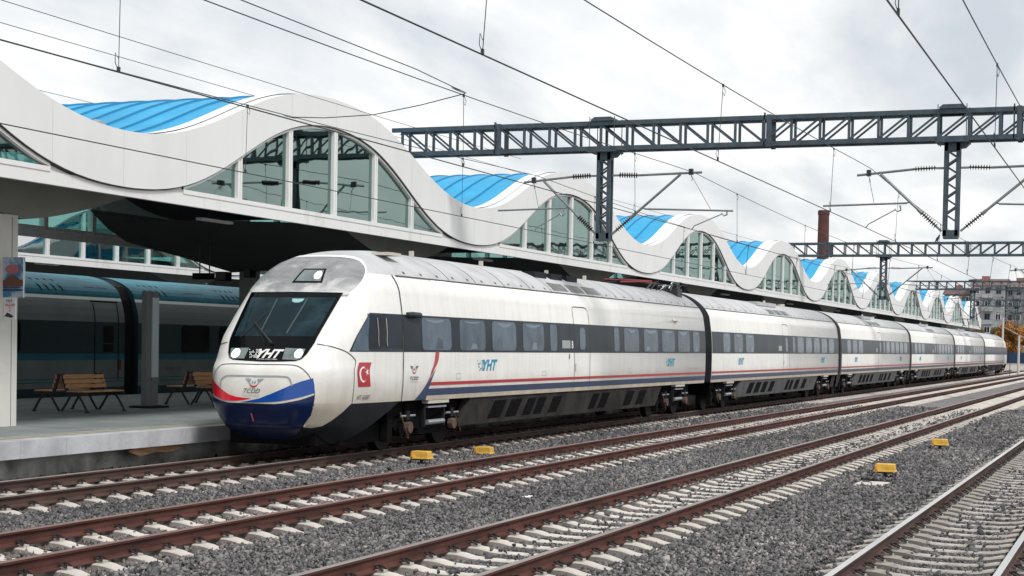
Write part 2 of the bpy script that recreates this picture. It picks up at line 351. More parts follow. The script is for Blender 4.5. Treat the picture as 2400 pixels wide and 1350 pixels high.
for tr in ('first', 'second', 'third', 'fourth'):
    y = ystart[tr]; x = TX[tr]
    for k in range(cnt[tr]):
        yy = y+.62*k
        if proto is None:
            me = MB(); me.add([(a, b, c) for a, b, c in V], F); me.m = list(SMI); proto = me.build('sleeper', [M_sleep, M_sside]); proto.location = (x, yy, 0)
            for sx in (-1, 1):
                for s2 in (-1, 1):
                    cm = MB(); cm.add([(sx*.7525+s2*.105+(p[0]*-s2), p[1], p[2]) for p in clipmb.v], clipmb.f); cm.m = list(clipmb.m)
                    c = cm.build('rail_clip', [M_clip, M_pad], proto)
                    ORG[c.name] = Vector((0, 0, 0))
            sl_ = proto
        else:
            sl_ = proto.copy(); COL.objects.link(sl_)
            for ch in proto.children:
                c = ch.copy(); COL.objects.link(c); c.parent = sl_
        if tr == 'fourth':
            if 'dull' not in MATS:
                MATS['dull'] = d_ = proto.data.copy(); d_.materials[0] = mat('weathered_sleeper', (.22, .20, .18), .9, col2=(.46, .425, .385), scale=3.2, bump=.2, bscale=30); d_.materials[1] = mat('dark_sleeper_side', (.15, .135, .12), .9, var=.2, scale=4)
            sl_.data = MATS['dull']
        sl_.location = (x+rnd.uniform(-.012, .012), yy+rnd.uniform(-.015, .015), rnd.uniform(-.004, .004)); sl_.rotation_euler = (0, 0, rnd.uniform(-.008, .008))
        tag(sl_, lab[tr], 'sleeper', grp[tr])
    yy = y+.62*cnt[tr]
    while yy < 260:
        rest.add([(a+x, b+yy, c) for a, b, c in V], F)
        for sx in (-1, 1):
            for s2 in (-1, 1): rest.box(x+sx*.7525+s2*.105-.05, x+sx*.7525+s2*.105+.05, yy-.06, yy+.06, -.182, -.115, 1)
        yy += .62
yy = 24
while yy < 80: rest.add([(a-29.85, b+yy, c) for a, b, c in V], F); yy += .6
tag(rest.build('distant_sleepers', [M_sleep, M_clip]), 'distant pale sleepers merging into bands far along the tracks', 'sleepers', kind='stuff')
# ballast stones: real geometry
def stones():
    rs = np.random.default_rng(3)
    bands = [(8, 20, 760, .0245), (20, 30, 560, .027), (30, 44, 330, .031), (44, 70, 140, .038)]
    PX = []; SZ = []
    for y0, y1, dens, sz in bands:
        A = 17.5*(y1-y0); n = int(A*dens)
        P = np.stack([rs.uniform(-17.25, .4, n), rs.uniform(y0, y1, n), np.zeros(n)], 1)
        u, v, z = px(P); k = (u > -160) & (u < 2560) & (v < 1440) & (v > 0)
        P = P[k]; PX.append(P); SZ.append(np.full(len(P), sz))
    P = np.concatenate(PX); sz = np.concatenate(SZ)*rs.lognormal(0, .28, len(P))
    keep = np.ones(len(P), bool); lift = rs.uniform(.035, .085, len(P)); between = np.zeros(len(P), bool)
    for tr, x in TX.items():
        dx = P[:, 0]-x; ph = np.abs(((P[:, 1]-ystart[tr]+.31) % .62)-.31)
        ins = np.abs(dx) < 1.3
        on = ins & (ph < .13+.02)
        keep &= ~(on & (rs.random(len(P)) > .05*(np.abs(dx) < .5)+.05*(np.abs(dx) > 1.15)))
        rl = np.abs(np.abs(dx)-.7525) < .085; keep &= ~rl
        low = np.abs(P[:, 0]+4.3) < 4.0
        lift = np.where(ins & ~on, np.where(low, rs.uniform(-.005, .038, len(P)), rs.uniform(.005, .052, len(P))), lift)
        lift = np.where(on, .07, lift)
    keep &= ~((np.abs(P[:, 0]+4.55) < .34) & (np.abs(P[:, 1]-29.45) < .75))
    P = P[keep]; sz = sz[keep]; lift = lift[keep]; n = len(P)
    P[:, 2] = GZ+.014+lift
    base = np.array([(x, y, z) for x in (-1, 1) for y in (-1, 1) for z in (-1, 1)], float)
    Vv = base[None]*rs.uniform(.45, 1.2, (n, 8, 1)) + rs.normal(0, .28, (n, 8, 3))
    Vv *= np.stack([rs.uniform(.7, 1.3, n), rs.uniform(.6, 1.0, n), rs.uniform(.4, .85, n)], 1)[:, None]
    q = rs.normal(size=(n, 4)); q /= np.linalg.norm(q, axis=1)[:, None]; w, x, y, z = q.T
    R = np.stack([1-2*(y*y+z*z), 2*(x*y-z*w), 2*(x*z+y*w), 2*(x*y+z*w), 1-2*(x*x+z*z), 2*(y*z-x*w), 2*(x*z-y*w), 2*(y*z+x*w), 1-2*(x*x+y*y)], 1).reshape(n, 3, 3)
    Vv = np.einsum('nij,nkj->nki', R, Vv)*sz[:, None, None]*.78 + P[:, None]
    f = np.array([(0, 1, 3, 2), (4, 6, 7, 5), (0, 4, 5, 1), (2, 3, 7, 6), (0, 2, 6, 4), (1, 5, 7, 3)])
    Fv = (f[None]+8*np.arange(n)[:, None, None]).reshape(-1)
    me = bpy.data.meshes.new('ballast_stones'); me.vertices.add(8*n); me.vertices.foreach_set('co', Vv.reshape(-1))
    me.loops.add(len(Fv)); me.loops.foreach_set('vertex_index', Fv); me.polygons.add(6*n); me.polygons.foreach_set('loop_start', np.arange(6*n)*4)
    me.update(calc_edges=True)
    at = me.attributes.new('tint', 'FLOAT', 'POINT'); at.data.foreach_set('value', np.repeat(np.clip(rs.random(n)*(.86+.14*np.sin(P[:, 0]*1.7+np.sin(P[:, 1]*.9))*np.sin(P[:, 1]*.55+1))+.04*np.sin(P[:, 1]*.31+P[:, 0]), 0, 1), 8))
    m = mat('broken_basalt_stone', (.2, .2, .2), .85); nn, Ln, b = nodes_of(m)
    a = nn.new('ShaderNodeAttribute'); a.attribute_name = 'tint'; r = nn.new('ShaderNodeValToRGB'); e = r.color_ramp.elements
    e[0].color = (.042, .041, .043, 1); e[1].color = (.45, .42, .40, 1)
    k = e.new(.5); k.color = (.135, .132, .136, 1); k = e.new(.88); k.color = (.25, .228, .222, 1)
    Ln(a.outputs['Fac'], r.inputs[0])
    dmin = np.min([np.abs(np.abs(P[:, 0]-x)-.7525) for x in TX.values()], 0); ru = np.clip(1-dmin/.5, 0, 1)*rs.uniform(.0, .75, n)*np.where(P[:, 0] < -5, 1, .4)
    at2 = me.attributes.new('rust', 'FLOAT', 'POINT'); at2.data.foreach_set('value', np.repeat(ru, 8))
    a2 = nn.new('ShaderNodeAttribute'); a2.attribute_name = 'rust'; mx2 = nn.new('ShaderNodeMixRGB'); Ln(a2.outputs['Fac'], mx2.inputs[0]); Ln(r.outputs[0], mx2.inputs[1]); mx2.inputs[2].default_value = (.17, .10, .07, 1)
    Ln(mx2.outputs[0], b.inputs['Base Color'])
    me.materials.append(m); ob = bpy.data.objects.new('ballast_stones', me); reg(ob, None)
    tag(ob, 'grey and purplish broken stone ballast filling the ground between the tracks', 'gravel', kind='stuff')
stones()

# ------------------------------------------------------------------ platform
mb = MB(); PX0, PX1 = -16.85, -28.15
mb.box(PX1, PX0-.35, 2, 205, .20, .476, 0)
o_p = tag(mb.build('platform', M_conc), kind='structure')
mb = MB()
for k in range(170):
    y = 2+1.2*k; mb.box(PX0-.35, PX0+rnd.uniform(-.004, .004), y+.004, y+1.196, .19, .480)
tag(mb.build('platform_edge', M_edge), kind='structure')
mb = MB(); mb.box(PX1+.4, PX0-.42, 2, 205, -.42, .2); tag(mb.build('platform_wall', M_wallc), 'stained recessed concrete wall under the overhanging platform edge', 'wall')
mb = MB()
for k in range(340):
    y = 2+.6*k; mb.box(PX0-.86, PX0-.44, y+.03, y+.57, .476, .482)
tag(mb.build('tactile_strip', M_tact), kind='structure')
mb = MB(); mb.box(-47.5, -36.1, 2, 125, -.42, .48); tag(mb.build('far_platform', M_conc), kind='structure')
# broken board under the platform edge
t = thing('broken_board', 'splintered brown board stuck under the platform edge near the train nose', 'board', (-17.0, 25.2, .05))
mb = MB(); mb.add([(-16.98, 24.35, .13), (-16.98, 24.6, .19), (-16.98, 25.9, .17), (-16.98, 26.05, .10), (-16.98, 25.7, .05), (-16.98, 25.2, .075), (-16.98, 24.7, .02), (-17.03, 24.35, .13), (-17.03, 24.6, .19), (-17.03, 25.9, .17), (-17.03, 26.05, .10), (-17.03, 25.7, .05), (-17.03, 25.2, .075), (-17.03, 24.7, .02)],
    [(0, 1, 2, 3, 4, 5, 6), (13, 12, 11, 10, 9, 8, 7)]+[(i, i+7, (i+1) % 7+7, (i+1) % 7) for i in range(7)])
fixn(mb.build('board', mat('raw_brown_timber', (.42, .24, .14), .8, var=.3, scale=7, stretch=(1, .3, 4)), t))

# ------------------------------------------------------------------ wave canopy
XF, XB, P0, PER = -17.5, -27.5, 24.85, 16.5
def th(y): return 2*math.pi*(y-P0)/PER
def zt(y): a = th(y); return 6.89-.91*math.cos(a)-.04*math.cos(2*a)+.03*math.cos(3*a)
def zb(y): a = th(y); return 5.99-1.12*math.cos(a)+.02*math.cos(2*a)+.05*math.cos(3*a)
FB, SILL = 4.78, 5.0
GREY_T = (-4.1, -2.0, .1, 2.2, 4.3)
def canopy(name, label, dx, dy, y_ks, glass_front, glass_back, with_front_detail=True):
    base = Vector((dx-22.5, P0+dy, .48 if dx == 0 else .48))
    T = thing(name, label, 'station canopy', tuple(base))
    ORG[T.name] = Vector((-22.5, P0, .48))       # parts are modelled at the first bay
    y0, y1 = P0, P0+PER; ys = [y0+PER*i/48 for i in range(49)]; yc = P0+PER/2
    parts = []
    for side, xa, gl in ((1, XF, glass_front), (-1, XB, glass_back)):
        # wave shaped band with seams
        mb = MB()
        for i in range(48):
            a, b = ys[i], ys[i+1]
            g = .006 if i % 6 == 0 else 0
            V = [(xa, a+g, zb(a)), (xa, b, zb(b)), (xa, b, zt(b)), (xa, a+g, zt(a)), (xa-.30*side, a+g, zb(a)), (xa-.30*side, b, zb(b)), (xa-.30*side, b, zt(b)), (xa-.30*side, a+g, zt(a))]
            mb.add(V, [(0, 1, 2, 3), (7, 6, 5, 4), (0, 4, 5, 1), (3, 2, 6, 7)] + ([(0, 3, 7, 4)] if g else []))
        parts.append(fixn(mb.build('wave_band', M_white, T)))
        # dark gasket line along the lower curve
        mb = MB(); mb.grid(lambda y, k: (xa-(.02+.10*k)*side, y, zb(y)-.012-.03*k), ys, [0, 1]); 
        mb.grid(lambda y, k: (xa-.02*side, y, zb(y)-.02-.0*k if k else zb(y)+.01), ys, [0, 1])
        parts.append(mb.build('gasket', M_gasket, T))
        # straight fascia beam and the infill under the troughs
        mb = MB(); mb.box(min(xa-.06*side, xa-.16*side), max(xa-.06*side, xa-.16*side), y0, y1, FB, SILL)
        for s_ in (0, 1):
            yy = [yc-PER/2+(PER/2-6.2)*i/10 for i in range(11)] if s_ == 0 else [yc+6.2+(PER/2-6.2)*i/10 for i in range(11)]
            mb.grid(lambda y, k: (xa-.09*side, y, SILL if k == 0 else max(SILL+.001, zb(y)-.0)), yy, [0, 1])
        for q in (-6.9, 6.55, -8.2): mb.box(*sorted((xa-.055*side, xa-.15*side)), yc+q, yc+q+.012, FB-.002, FB+.001, 0)
        parts.append(mb.build('fascia_beam', M_white2, T))
        # arched window: frame with mullions, and its pane
        mb = MB(); xg = xa-.13*side
        lim = 6.2; w = .085
        edges = [-lim]+list(GREY_T)+[lim]
        for q in GREY_T:
            y = yc+q; 
            mb.box(*sorted((xa-.05*side, xa-.22*side)), y-w, y-.012, SILL, min(zb(y-w), zb(y))+.03)
            mb.box(*sorted((xa-.05*side, xa-.22*side)), y+.012, y+w, SILL, min(zb(y+w), zb(y))+.03)
            mb.box(*sorted((xa-.07*side, xa-.2*side)), y-.012, y+.012, SILL, zb(y)+.0)
        yy = [yc-lim+2*lim*i/40 for i in range(41)]
        mb.grid(lambda y, k: (xa-.05*side-(.0 if k < 2 else .14*side), y, [zb(y)+.01, max(SILL+.02, zb(y)-.075), max(SILL+.02, zb(y)-.075)][k]), yy, [0, 1, 2])
        mb.box(*sorted((xa-.045*side, xa-.2*side)), yc-lim, yc+lim, SILL-.0, SILL+.085)
        fr = mb.build('arch_window', M_white2, T); parts.append(fr)
        mb = MB()
        for a, b in zip(edges[:-1], edges[1:]):
            aa, bb = a+w*(a > -lim), b-w*(b < lim)
            yy = [yc+aa+(bb-aa)*i/8 for i in range(9)]
            mb.grid(lambda y, k: (xg, y, SILL+.08 if k == 0 else max(SILL+.085, zb(y)-.03)), yy, [0, 1])
        mb.build('pane', gl, fr)
    # roof shell
    mb = MB(); xs = [XF-.30, -18.12]
    mb.grid(lambda y, x: (x, y, zt(y)-.03), ys, [-18.1, XB+.9], 0)
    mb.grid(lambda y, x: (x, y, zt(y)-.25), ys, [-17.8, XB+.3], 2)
    k = 0; x = -18.8
    while x > XB+1.2:
        for i in range(48):
            a, b = ys[i], ys[i+1]
            V = [(x-.025, a, zt(a)-.03), (x-.025, b, zt(b)-.03), (x-.012, b, zt(b)+.012), (x-.012, a, zt(a)+.012), (x+.03, a, zt(a)-.03), (x+.03, b, zt(b)-.03), (x+.012, b, zt(b)+.012), (x+.012, a, zt(a)+.012)]
            mb.add(V, [(0, 1, 2, 3), (3, 2, 6, 7), (7, 6, 5, 4)], 1)
        x -= .72
    parts.append(mb.build('roof', [M_blue, M_seam, M_soffit], T, smooth=False))
    mb = MB()
    for a, b in ((XF-.28, -18.12), (XB+.95, XB+.28)):
        mb = MB(); mb.grid(lambda y, x: (x, y, zt(y)+.02), ys, [a, b]); mb.grid(lambda y, x: (b if a > -20 else a, y, zt(y)+.02 if x == 0 else zt(y)-.05), ys, [0, 1])
        parts.append(mb.build('verge', M_verge, T, smooth=True))
    # gutter outlet at the trough
    mb = MB(); mb.tube([(-18.25, y0+.35, 6.13), (-18.75, y0+.85, 6.24)], .085, 12); parts.append(mb.build('downpipe', M_silver, T))
    # hull shaped soffit on two columns at the trough
    dB, zB = [0, 1.1, 2.7, 5.3, 6.2, 6.9], [4.15, 4.27, 4.45, 4.70, 5.0, 5.40]
    def hpt(t, x):
        k = (x+19.75)/-5.5; W_ = 3.75+(6.9-3.75)*k; d = abs(t)*W_
        return (x, P0+t*W_, (1-k)*(4.38+.71*(d/3.36)**1.4)+k*float(np.interp(d, dB, zB)))
    ht = [-1+2*i/36 for i in range(37)]; hx = [-19.75-5.5*i/8 for i in range(9)]
    mb = MB(); mb.grid(hpt, ht, hx, 0)
    for xx in (-19.75, -25.25):
        mb.grid(lambda t, k: hpt(t, xx) if k == 0 else (xx, hpt(t, xx)[1], max(hpt(t, xx)[2]+.01, 5.45)), ht, [0, 1], 1)
    parts.append(fixn(mb.build('hull_soffit', [M_soffit, mat('lit_soffit_face', (.26, .27, .24), .6, var=.1, scale=.8)], T)))  # end faces coloured lighter than the underside, as if catching daylight
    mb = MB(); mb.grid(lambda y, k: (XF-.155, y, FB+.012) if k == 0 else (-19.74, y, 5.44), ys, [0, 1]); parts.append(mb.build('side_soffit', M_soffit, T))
    # soffit light strip
    mb = MB(); mb.box(-20.6, -20.45, yc-1.0, yc+.4, 4.93, 4.99); parts.append(mb.build('soffit_lamp', M_white2, T))
    for xc, h, yc_, zc_, mc in ((-20.0, .30, P0-.49, 4.42, mat('white_column_paint', (.66, .65, .61), .6, var=.07, scale=.8)), (-24.72, .22, P0+.1, 4.25, mat('column_paint_with_shade', (.16, .165, .16), .7, var=.1, scale=.8))):  # back column coloured darker, with the canopy's shade in its paint
        mb = MB()
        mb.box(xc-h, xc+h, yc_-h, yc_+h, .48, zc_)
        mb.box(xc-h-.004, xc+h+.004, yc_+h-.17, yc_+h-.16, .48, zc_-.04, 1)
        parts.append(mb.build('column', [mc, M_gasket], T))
    for k in y_ks:
        if k == 0: continue
        for p_ in parts:
            c = p_.copy(); COL.objects.link(c); c.parent = T; c.location = Vector((0, PER*k, 0))
            for ch in p_.children:
                d = ch.copy(); COL.objects.link(d); d.parent = c
    # gable end
    kk = max(y_ks); ye = P0+PER*(kk+1)
    mb = MB(); mb.box(XB+.02, XF-.02, ye, ye+.2, FB, zt(P0)-.05); mb.box(XB+.02, XF-.02, ye-.02, ye+.25, FB-.02, SILL)
    mb.build('end_wall', M_white2, T)
    return T
T1 = canopy('station_canopy', 'white wave-shaped station canopy with blue roofs and arched glazing above the platform', 0, 0, list(range(-1, 10)), M_glass, M_glassb)
# partial last bay is left as the tenth full wave
T2 = canopy('station_canopy', 'farther wave-shaped canopy seen through the gap above the turquoise-roofed train', -19.3, 2.3, list(range(0, 4)), M_glassb, M_glassb)

# ------------------------------------------------------------------ things on the platform
def bench(loc, label):
    t = thing('platform_bench', label, 'bench', loc, 'double-sided benches on the platform')
    x, y, z = loc; Lh = .74
    for s_ in (-1, 1):
        mb = MB(); yy = y+s_*Lh*.94
        for sx in (-1, 1):
            P = [(x+sx*.72, yy, z+.02), (x+sx*.60, yy, z+.22), (x+sx*.50, yy, z+.36), (x+sx*.38, yy, z+.41), (x+sx*.26, yy, z+.36), (x+sx*.16, yy, z+.2), (x+sx*.03, yy, z+.02)]
            mb.tube(P, .026, 6)
            mb.bar((x+sx*.72, yy, z+.42), (x+sx*.14, yy, z+.44), .045, .06)
            mb.bar((x+sx*.20, yy, z+.40), (x+sx*.045, yy, z+.86), .05, .07)
            mb.box(x+sx*.72-.04, x+sx*.72+.04, yy-.03, yy+.03, z, z+.025)
        mb.build('end_frame', M_iron, t)
    for sx in (-1, 1):
        mb = MB()
        for k in range(4): a = .20+.125*k; mb.box(*sorted((x+sx*a, x+sx*(a+.105))), y-Lh, y+Lh, z+.455, z+.485)
        mb.build('seat', M_wood, t)
        mb = MB()
        for k in range(3):
            zz = z+.58+.105*k; xx = .175-.034*k
            mb.bar((x+sx*xx, y-Lh, zz), (x+sx*xx, y+Lh, zz), .028, .085)
        mb.build('backrest', M_wood, t)
    return t
bench((-22.60, 30.5, .48), 'double-sided wooden slat bench standing left of the grey information pylon')
bench((-22.60, 35.75, .48), 'double-sided wooden slat bench partly hidden behind the white train nose')
t = thing('information_pylon', 'tall grey information pylon with a pale vertical panel between the two benches', 'pylon', (-22.5, 33.1, .48))
mb = MB(); mb.box(-22.57, -22.43, 32.86, 33.06, .52, 3.30); mb.box(-22.60, -22.40, 33.06, 33.36, 1.12, 1.22); mb.box(-22.58, -22.42, 33.06, 33.35, .52, 1.12); mb.box(-22.58, -22.42, 33.06, 33.35, 3.15, 3.3); mb.build('post', mat('pylon_grey', (.19, .20, .20), .6), t)
mb = MB(); mb.box(-22.57, -22.405, 33.07, 33.34, 1.22, 3.15); mb.build('panel', mat('pale_panel', (.55, .64, .66), .3), t)
mb = MB(); mb.box(-22.80, -22.2, 32.7, 33.5, .482, .53); mb.build('base_plate', M_skirt, t)
# posters on the white column
t = thing('poster_board', 'blue and white advertising board fixed high on the white column', 'poster', (-19.420, 24.320, 2.9))
mb = MB(); mb.box(-19.720, -19.250, 24.285, 24.310, 2.88, 3.62); mb.build('board', mat('poster_print', (.06, .22, .55), .4, col2=(.62, .70, .80), scale=2.2, lo=.45, hi=.55), t)
mb = MB(); mb.box(-19.720, -19.250, 24.255, 24.284, 2.88, 3.62); mb.build('backing', M_white2, t)
pf = lambda u, z, o=0: (u, 24.252-o, z)
mb = MB(); mb.box(-19.720, -19.250, 24.250, 24.254, 2.88, 3.62, 0); mb.build('print', mat('poster_face', (.07, .20, .38), .5, col2=(.42, .52, .60), scale=3.0, lo=.46, hi=.56), t)
mb = MB(); mb.add([pf(-19.485+.16*math.cos(a), 3.40+.085*math.sin(a), .012) for a in np.linspace(0, 2*math.pi, 20, endpoint=False)], [tuple(range(20))]); mb.build('badge', mat('badge_red', (.48, .16, .16), .4), t)
mb = MB(); mb.box(-19.720, -19.250, 24.244, 24.249, 3.08, 3.20, 0); mb.box(-19.720, -19.250, 24.244, 24.249, 3.00, 3.03, 1); mb.box(-19.720, -19.300, 24.244, 24.249, 3.055, 3.07, 1)
mb.add([pf(-19.650, 3.20, .004), pf(-19.320, 3.20, .004), pf(-19.400, 3.27, .004), pf(-19.480, 3.30, .004), pf(-19.570, 3.27, .004)], [(0, 1, 2, 3, 4)], 0)
mb.build('picture', [mat('poster_brown', (.16, .075, .05), .5), M_letd], t)
t = thing('carriage_sign', 'small white carriage position sign with red letters below the poster', 'sign', (-19.450, 24.300, 2.5))
mb = MB(); mb.box(-19.680, -19.420, 24.255, 24.280, 2.47, 2.87); mb.build('board', M_letw, t)
sf_ = lambda u, z: (u, 24.251, z)
mb = MB(); add_text(mb, 'YHT', sf_, -19.630, 2.785, .15, .055, .03, .2, 0); add_text(mb, 'VAGON', sf_, -19.660, 2.715, .22, .05, .02, 0, 1); add_text(mb, '2', sf_, -19.565, 2.625, .045, .075, .01, 0, 1)
mb.add([sf_(-19.665, 2.53), sf_(-19.500, 2.50), sf_(-19.460, 2.53), sf_(-19.500, 2.56), sf_(-19.600, 2.60)], [(0, 1, 2, 3, 4)], 2)
mb.build('lettering', [M_navy, mat('sign_red', (.6, .05, .08), .5), M_letd], t)
# hanging signs
t = thing('hanging_sign', 'long black display hanging from two rods under the dark canopy', 'display', (-23.4, 37, 3.7))
mb = MB(); mb.box(-23.80, -23.16, 36.95, 37.05, 3.76, 3.93); mb.build('case', M_under, t)
mb = MB(); mb.cyl((-23.6, 37, 3.93), (-23.6, 37, 4.75), .02, 6); mb.cyl((-23.3, 37, 3.93), (-23.3, 37, 4.75), .02, 6); mb.build('rod', M_iron, t)
t = thing('platform_loudspeaker', 'black box mounted left of the dark column beside the train cab', 'box', (-25.4, 41.1, 3.9)); mb = MB(); mb.box(-25.62, -25.24, 41.0, 41.3, 3.9, 4.16); mb.build('case', M_under, t); mb = MB(); mb.box(-25.6, -25.27, 40.985, 41.0, 3.92, 4.14); mb.build('front', M_gasket, t)
t = thing('platform_loudspeaker', 'black box mounted right of the dark column beside the train cab', 'box', (-24.5, 41.1, 3.9)); mb = MB(); mb.box(-24.65, -24.42, 41.0, 41.3, 4.0, 4.26); mb.build('case', M_under, t); mb = MB(); mb.box(-24.63, -24.44, 40.985, 41.0, 4.02, 4.24); mb.build('front', M_gasket, t)

# ------------------------------------------------------------------ white high speed train
XC, YB = -15.1, 30.6
ZA = [.25, 1.3, 2.2, 3.1, 4.07]; NA = [3.23, 4.01, 6.25, 6.94, 4.89]; NB = [4.43, 6.39, 6.81, 5.78, 4.9]
YZ = [.25, .6, 1.0, 1.33, 1.65, 1.8, 2.25, 3.08, 3.45, 3.7, 3.85, 3.95, 4.03, 4.07]
YFr = [26.343, 25.7, 25.514, 25.60, 25.70, 25.86, 26.185, 26.985, 27.32, 27.60, 28.0, 28.46, 29.147, 30.217]
ZS = np.linspace(.25, 4.07, 400); _yf = np.interp(ZS, YZ, YFr)
for _ in range(3): _yf[2:-2] = (_yf[:-4]+_yf[1:-3]+_yf[2:-2]+_yf[3:-1]+_yf[4:])/5
def hw(z):
    if z < 1.5: return 1.46-.04*((1.5-z)/.5)**2*.9
    if z < 2.0: return 1.46
    if z < 3.1: return 1.46-.10*((z-2)/1.1)**2
    return 1.36*max(0., (1-((z-3.1)/.97)**1.75))**.6
TT = np.linspace(0, math.pi/2, 240)
_rows = {}
def row(z):
    z = min(max(z, .25), 4.0695); key = round(z, 5)
    if key in _rows: return _rows[key]
    a = np.interp(z, ZA, NA); b = np.interp(z, ZA, NB); h = hw(z); Ln_ = YB-np.interp(z, ZS, _yf)
    x = h*np.sin(TT)**(2/a); y = YB-Ln_*np.cos(TT)**(2/b)
    s = np.concatenate([[0], np.cumsum(np.hypot(np.diff(x), np.diff(y)))])
    _rows[key] = (x, y, s); return _rows[key]
def sf(u, z):
    x, y, s = row(z); au = abs(u); sg = 1 if u >= 0 else -1
    if au > s[-1]: return Vector((XC+sg*x[-1], YB+au-s[-1], z))
    return Vector((XC+sg*float(np.interp(au, s, x)), float(np.interp(au, s, y)), z))
def uy(y, z):
    x, yy, s = row(z)
    return float(s[-1]+y-YB) if y > YB else float(np.interp(y, yy, s))
def sfo(u, z, off):
    e = .02; p = sf(u, z); du = sf(u+e, z)-sf(u-e, z); dz = sf(u, min(z+e, 4.06))-sf(u, z-e)
    n = du.cross(dz)
    if n.length < 1e-9: return p
    return p+n.normalized()*off
def side(y, z, off=.0): return Vector((XC+hw(z)+off, y, z))
def decal(name, poly, m, parent, off=.004, res=.07, label=None, build=True, mirror=False):
    bm = bmesh.new()
    P = [(-u, z) for u, z in poly][::-1] if mirror else poly
    f = bm.faces.new([bm.verts.new((u, z, 0)) for u, z in P])
    bmesh.ops.triangulate(bm, faces=[f], ngon_method='EAR_CLIP')
    for ax in (0, 1):
        lo = min(v.co[ax] for v in bm.verts); hi = max(v.co[ax] for v in bm.verts); n = int((hi-lo)/res)
        for i in range(1, n+1):
            co = [0, 0, 0]; co[ax] = lo+(hi-lo)*i/(n+1); no = [0, 0, 0]; no[ax] = 1
            bmesh.ops.bisect_plane(bm, geom=list(bm.verts)+list(bm.edges)+list(bm.faces), plane_co=co, plane_no=no)
    bm.verts.index_update()
    V = [sfo(v.co.x, v.co.y, off) for v in bm.verts]; F = [tuple(v.index for v in f.verts) for f in bm.faces]; bm.free()
    mb = MB(); mb.add(V, F)
    if not build: return mb
    return mb.build(name, m, parent, smooth=True, label=label)
def ribbon(mb, pts, w, off=.006, step=.05, mi=0):
    # thin raised line along a path of (u, z) points
    P = []
    for a, b in zip(pts[:-1], pts[1:]):
        n = max(1, int(math.hypot(b[0]-a[0], b[1]-a[1])/step))
        P += [(a[0]+(b[0]-a[0])*i/n, a[1]+(b[1]-a[1])*i/n) for i in range(n)]
    P.append(pts[-1]); V = []
    for i, p in enumerate(P):
        a = P[max(i-1, 0)]; b = P[min(i+1, len(P)-1)]; d = math.hypot(b[0]-a[0], b[1]-a[1]) or 1; nx, nz = -(b[1]-a[1])/d, (b[0]-a[0])/d
        V += [sfo(p[0]+nx*w/2, p[1]+nz*w/2, off), sfo(p[0]-nx*w/2, p[1]-nz*w/2, off)]
    mb.add(V, [(2*i, 2*i+1, 2*i+3, 2*i+2) for i in range(len(P)-1)], mi)
def smooth_path(P, n=6, closed=False):
    out = []; m = len(P); rng = range(m if closed else m-1)
    for i in rng:
        g_ = lambda k: P[k % m] if closed else P[min(max(k, 0), m-1)]
        a, b, c, d = g_(i-1), g_(i), g_(i+1), g_(i+2)
        for k in range(n):
            t = k/n; out.append(tuple(.5*((2*b[j])+(-a[j]+c[j])*t+(2*a[j]-5*b[j]+4*c[j]-d[j])*t*t+(-a[j]+3*b[j]-3*c[j]+d[j])*t**3) for j in (0, 1)))
    if not closed: out.append(P[-1])
    return out
TR = thing('high_speed_train', 'long white high-speed train with red and blue stripes and a dark windscreen at the platform', 'train', (XC, YB, 0))
ZR = 3.50
JY = 28.75
def yht(mb, fn, u0, z0, w, h, mi=0):
    add_text(mb, 'YHT', fn, u0+w*.30, z0, w*.70, h, .035, .35, mi)
    r = random.Random(5)
    for i in range(9):
        for j in range(7):
            if r.random() < .12+.09*i:
                s_ = h/9; a = u0+w*(.0+.038*i)+.02*h*j; b = z0+h*(.02+.14*j)
                mb.add([fn(a, b), fn(a+s_, b), fn(a+s_, b+s_*.9), fn(a, b+s_*.9)], [(0, 1, 2, 3)], mi)
def emblem(mb, fn, u, z, s, mr, md):
    # winged wheel: crescent ring with wings and a small crown mark
    n = 18; A = [math.radians(-205+230*i/n) for i in range(n+1)]
    V = [];
    for i, a in enumerate(A):
        t = math.sin(math.pi*i/n)
        V += [fn(u+s*.44*math.cos(a), z+s*.42*math.sin(a)), fn(u+s*(.44-.075*t)*math.cos(a), z+s*(.42-.10*t)*math.sin(a)+.02*s)]
    mb.add(V, [(2*i, 2*i+1, 2*i+3, 2*i+2) for i in range(n)], mr)
    for sg in (-1, 1):
        for k in range(4):
            a = [(u+sg*s*(.30+.06*k), z+s*(.30-.11*k)), (u+sg*s*(.95-.13*k), z+s*(.36-.11*k)), (u+sg*s*(.90-.13*k), z+s*(.29-.11*k)), (u+sg*s*(.30+.06*k), z+s*(.23-.11*k))]
            mb.add([fn(*p) for p in a], [(0, 1, 2, 3)], md)
    for a in ([(-.2, .12), (-.12, .2), (-.1, -.1), (-.18, -.1)], [(-.02, -.05), (.05, .1), (.09, .08), (.03, -.1)], [(.1, .18), (.16, .18), (.16, -.1), (.1, -.1)], [(-.02, .5), (.04, .56), (.06, .5), (.0, .44)]):
        mb.add([fn(u+s*p[0], z+s*p[1]) for p in a], [(0, 1, 2, 3)], md)

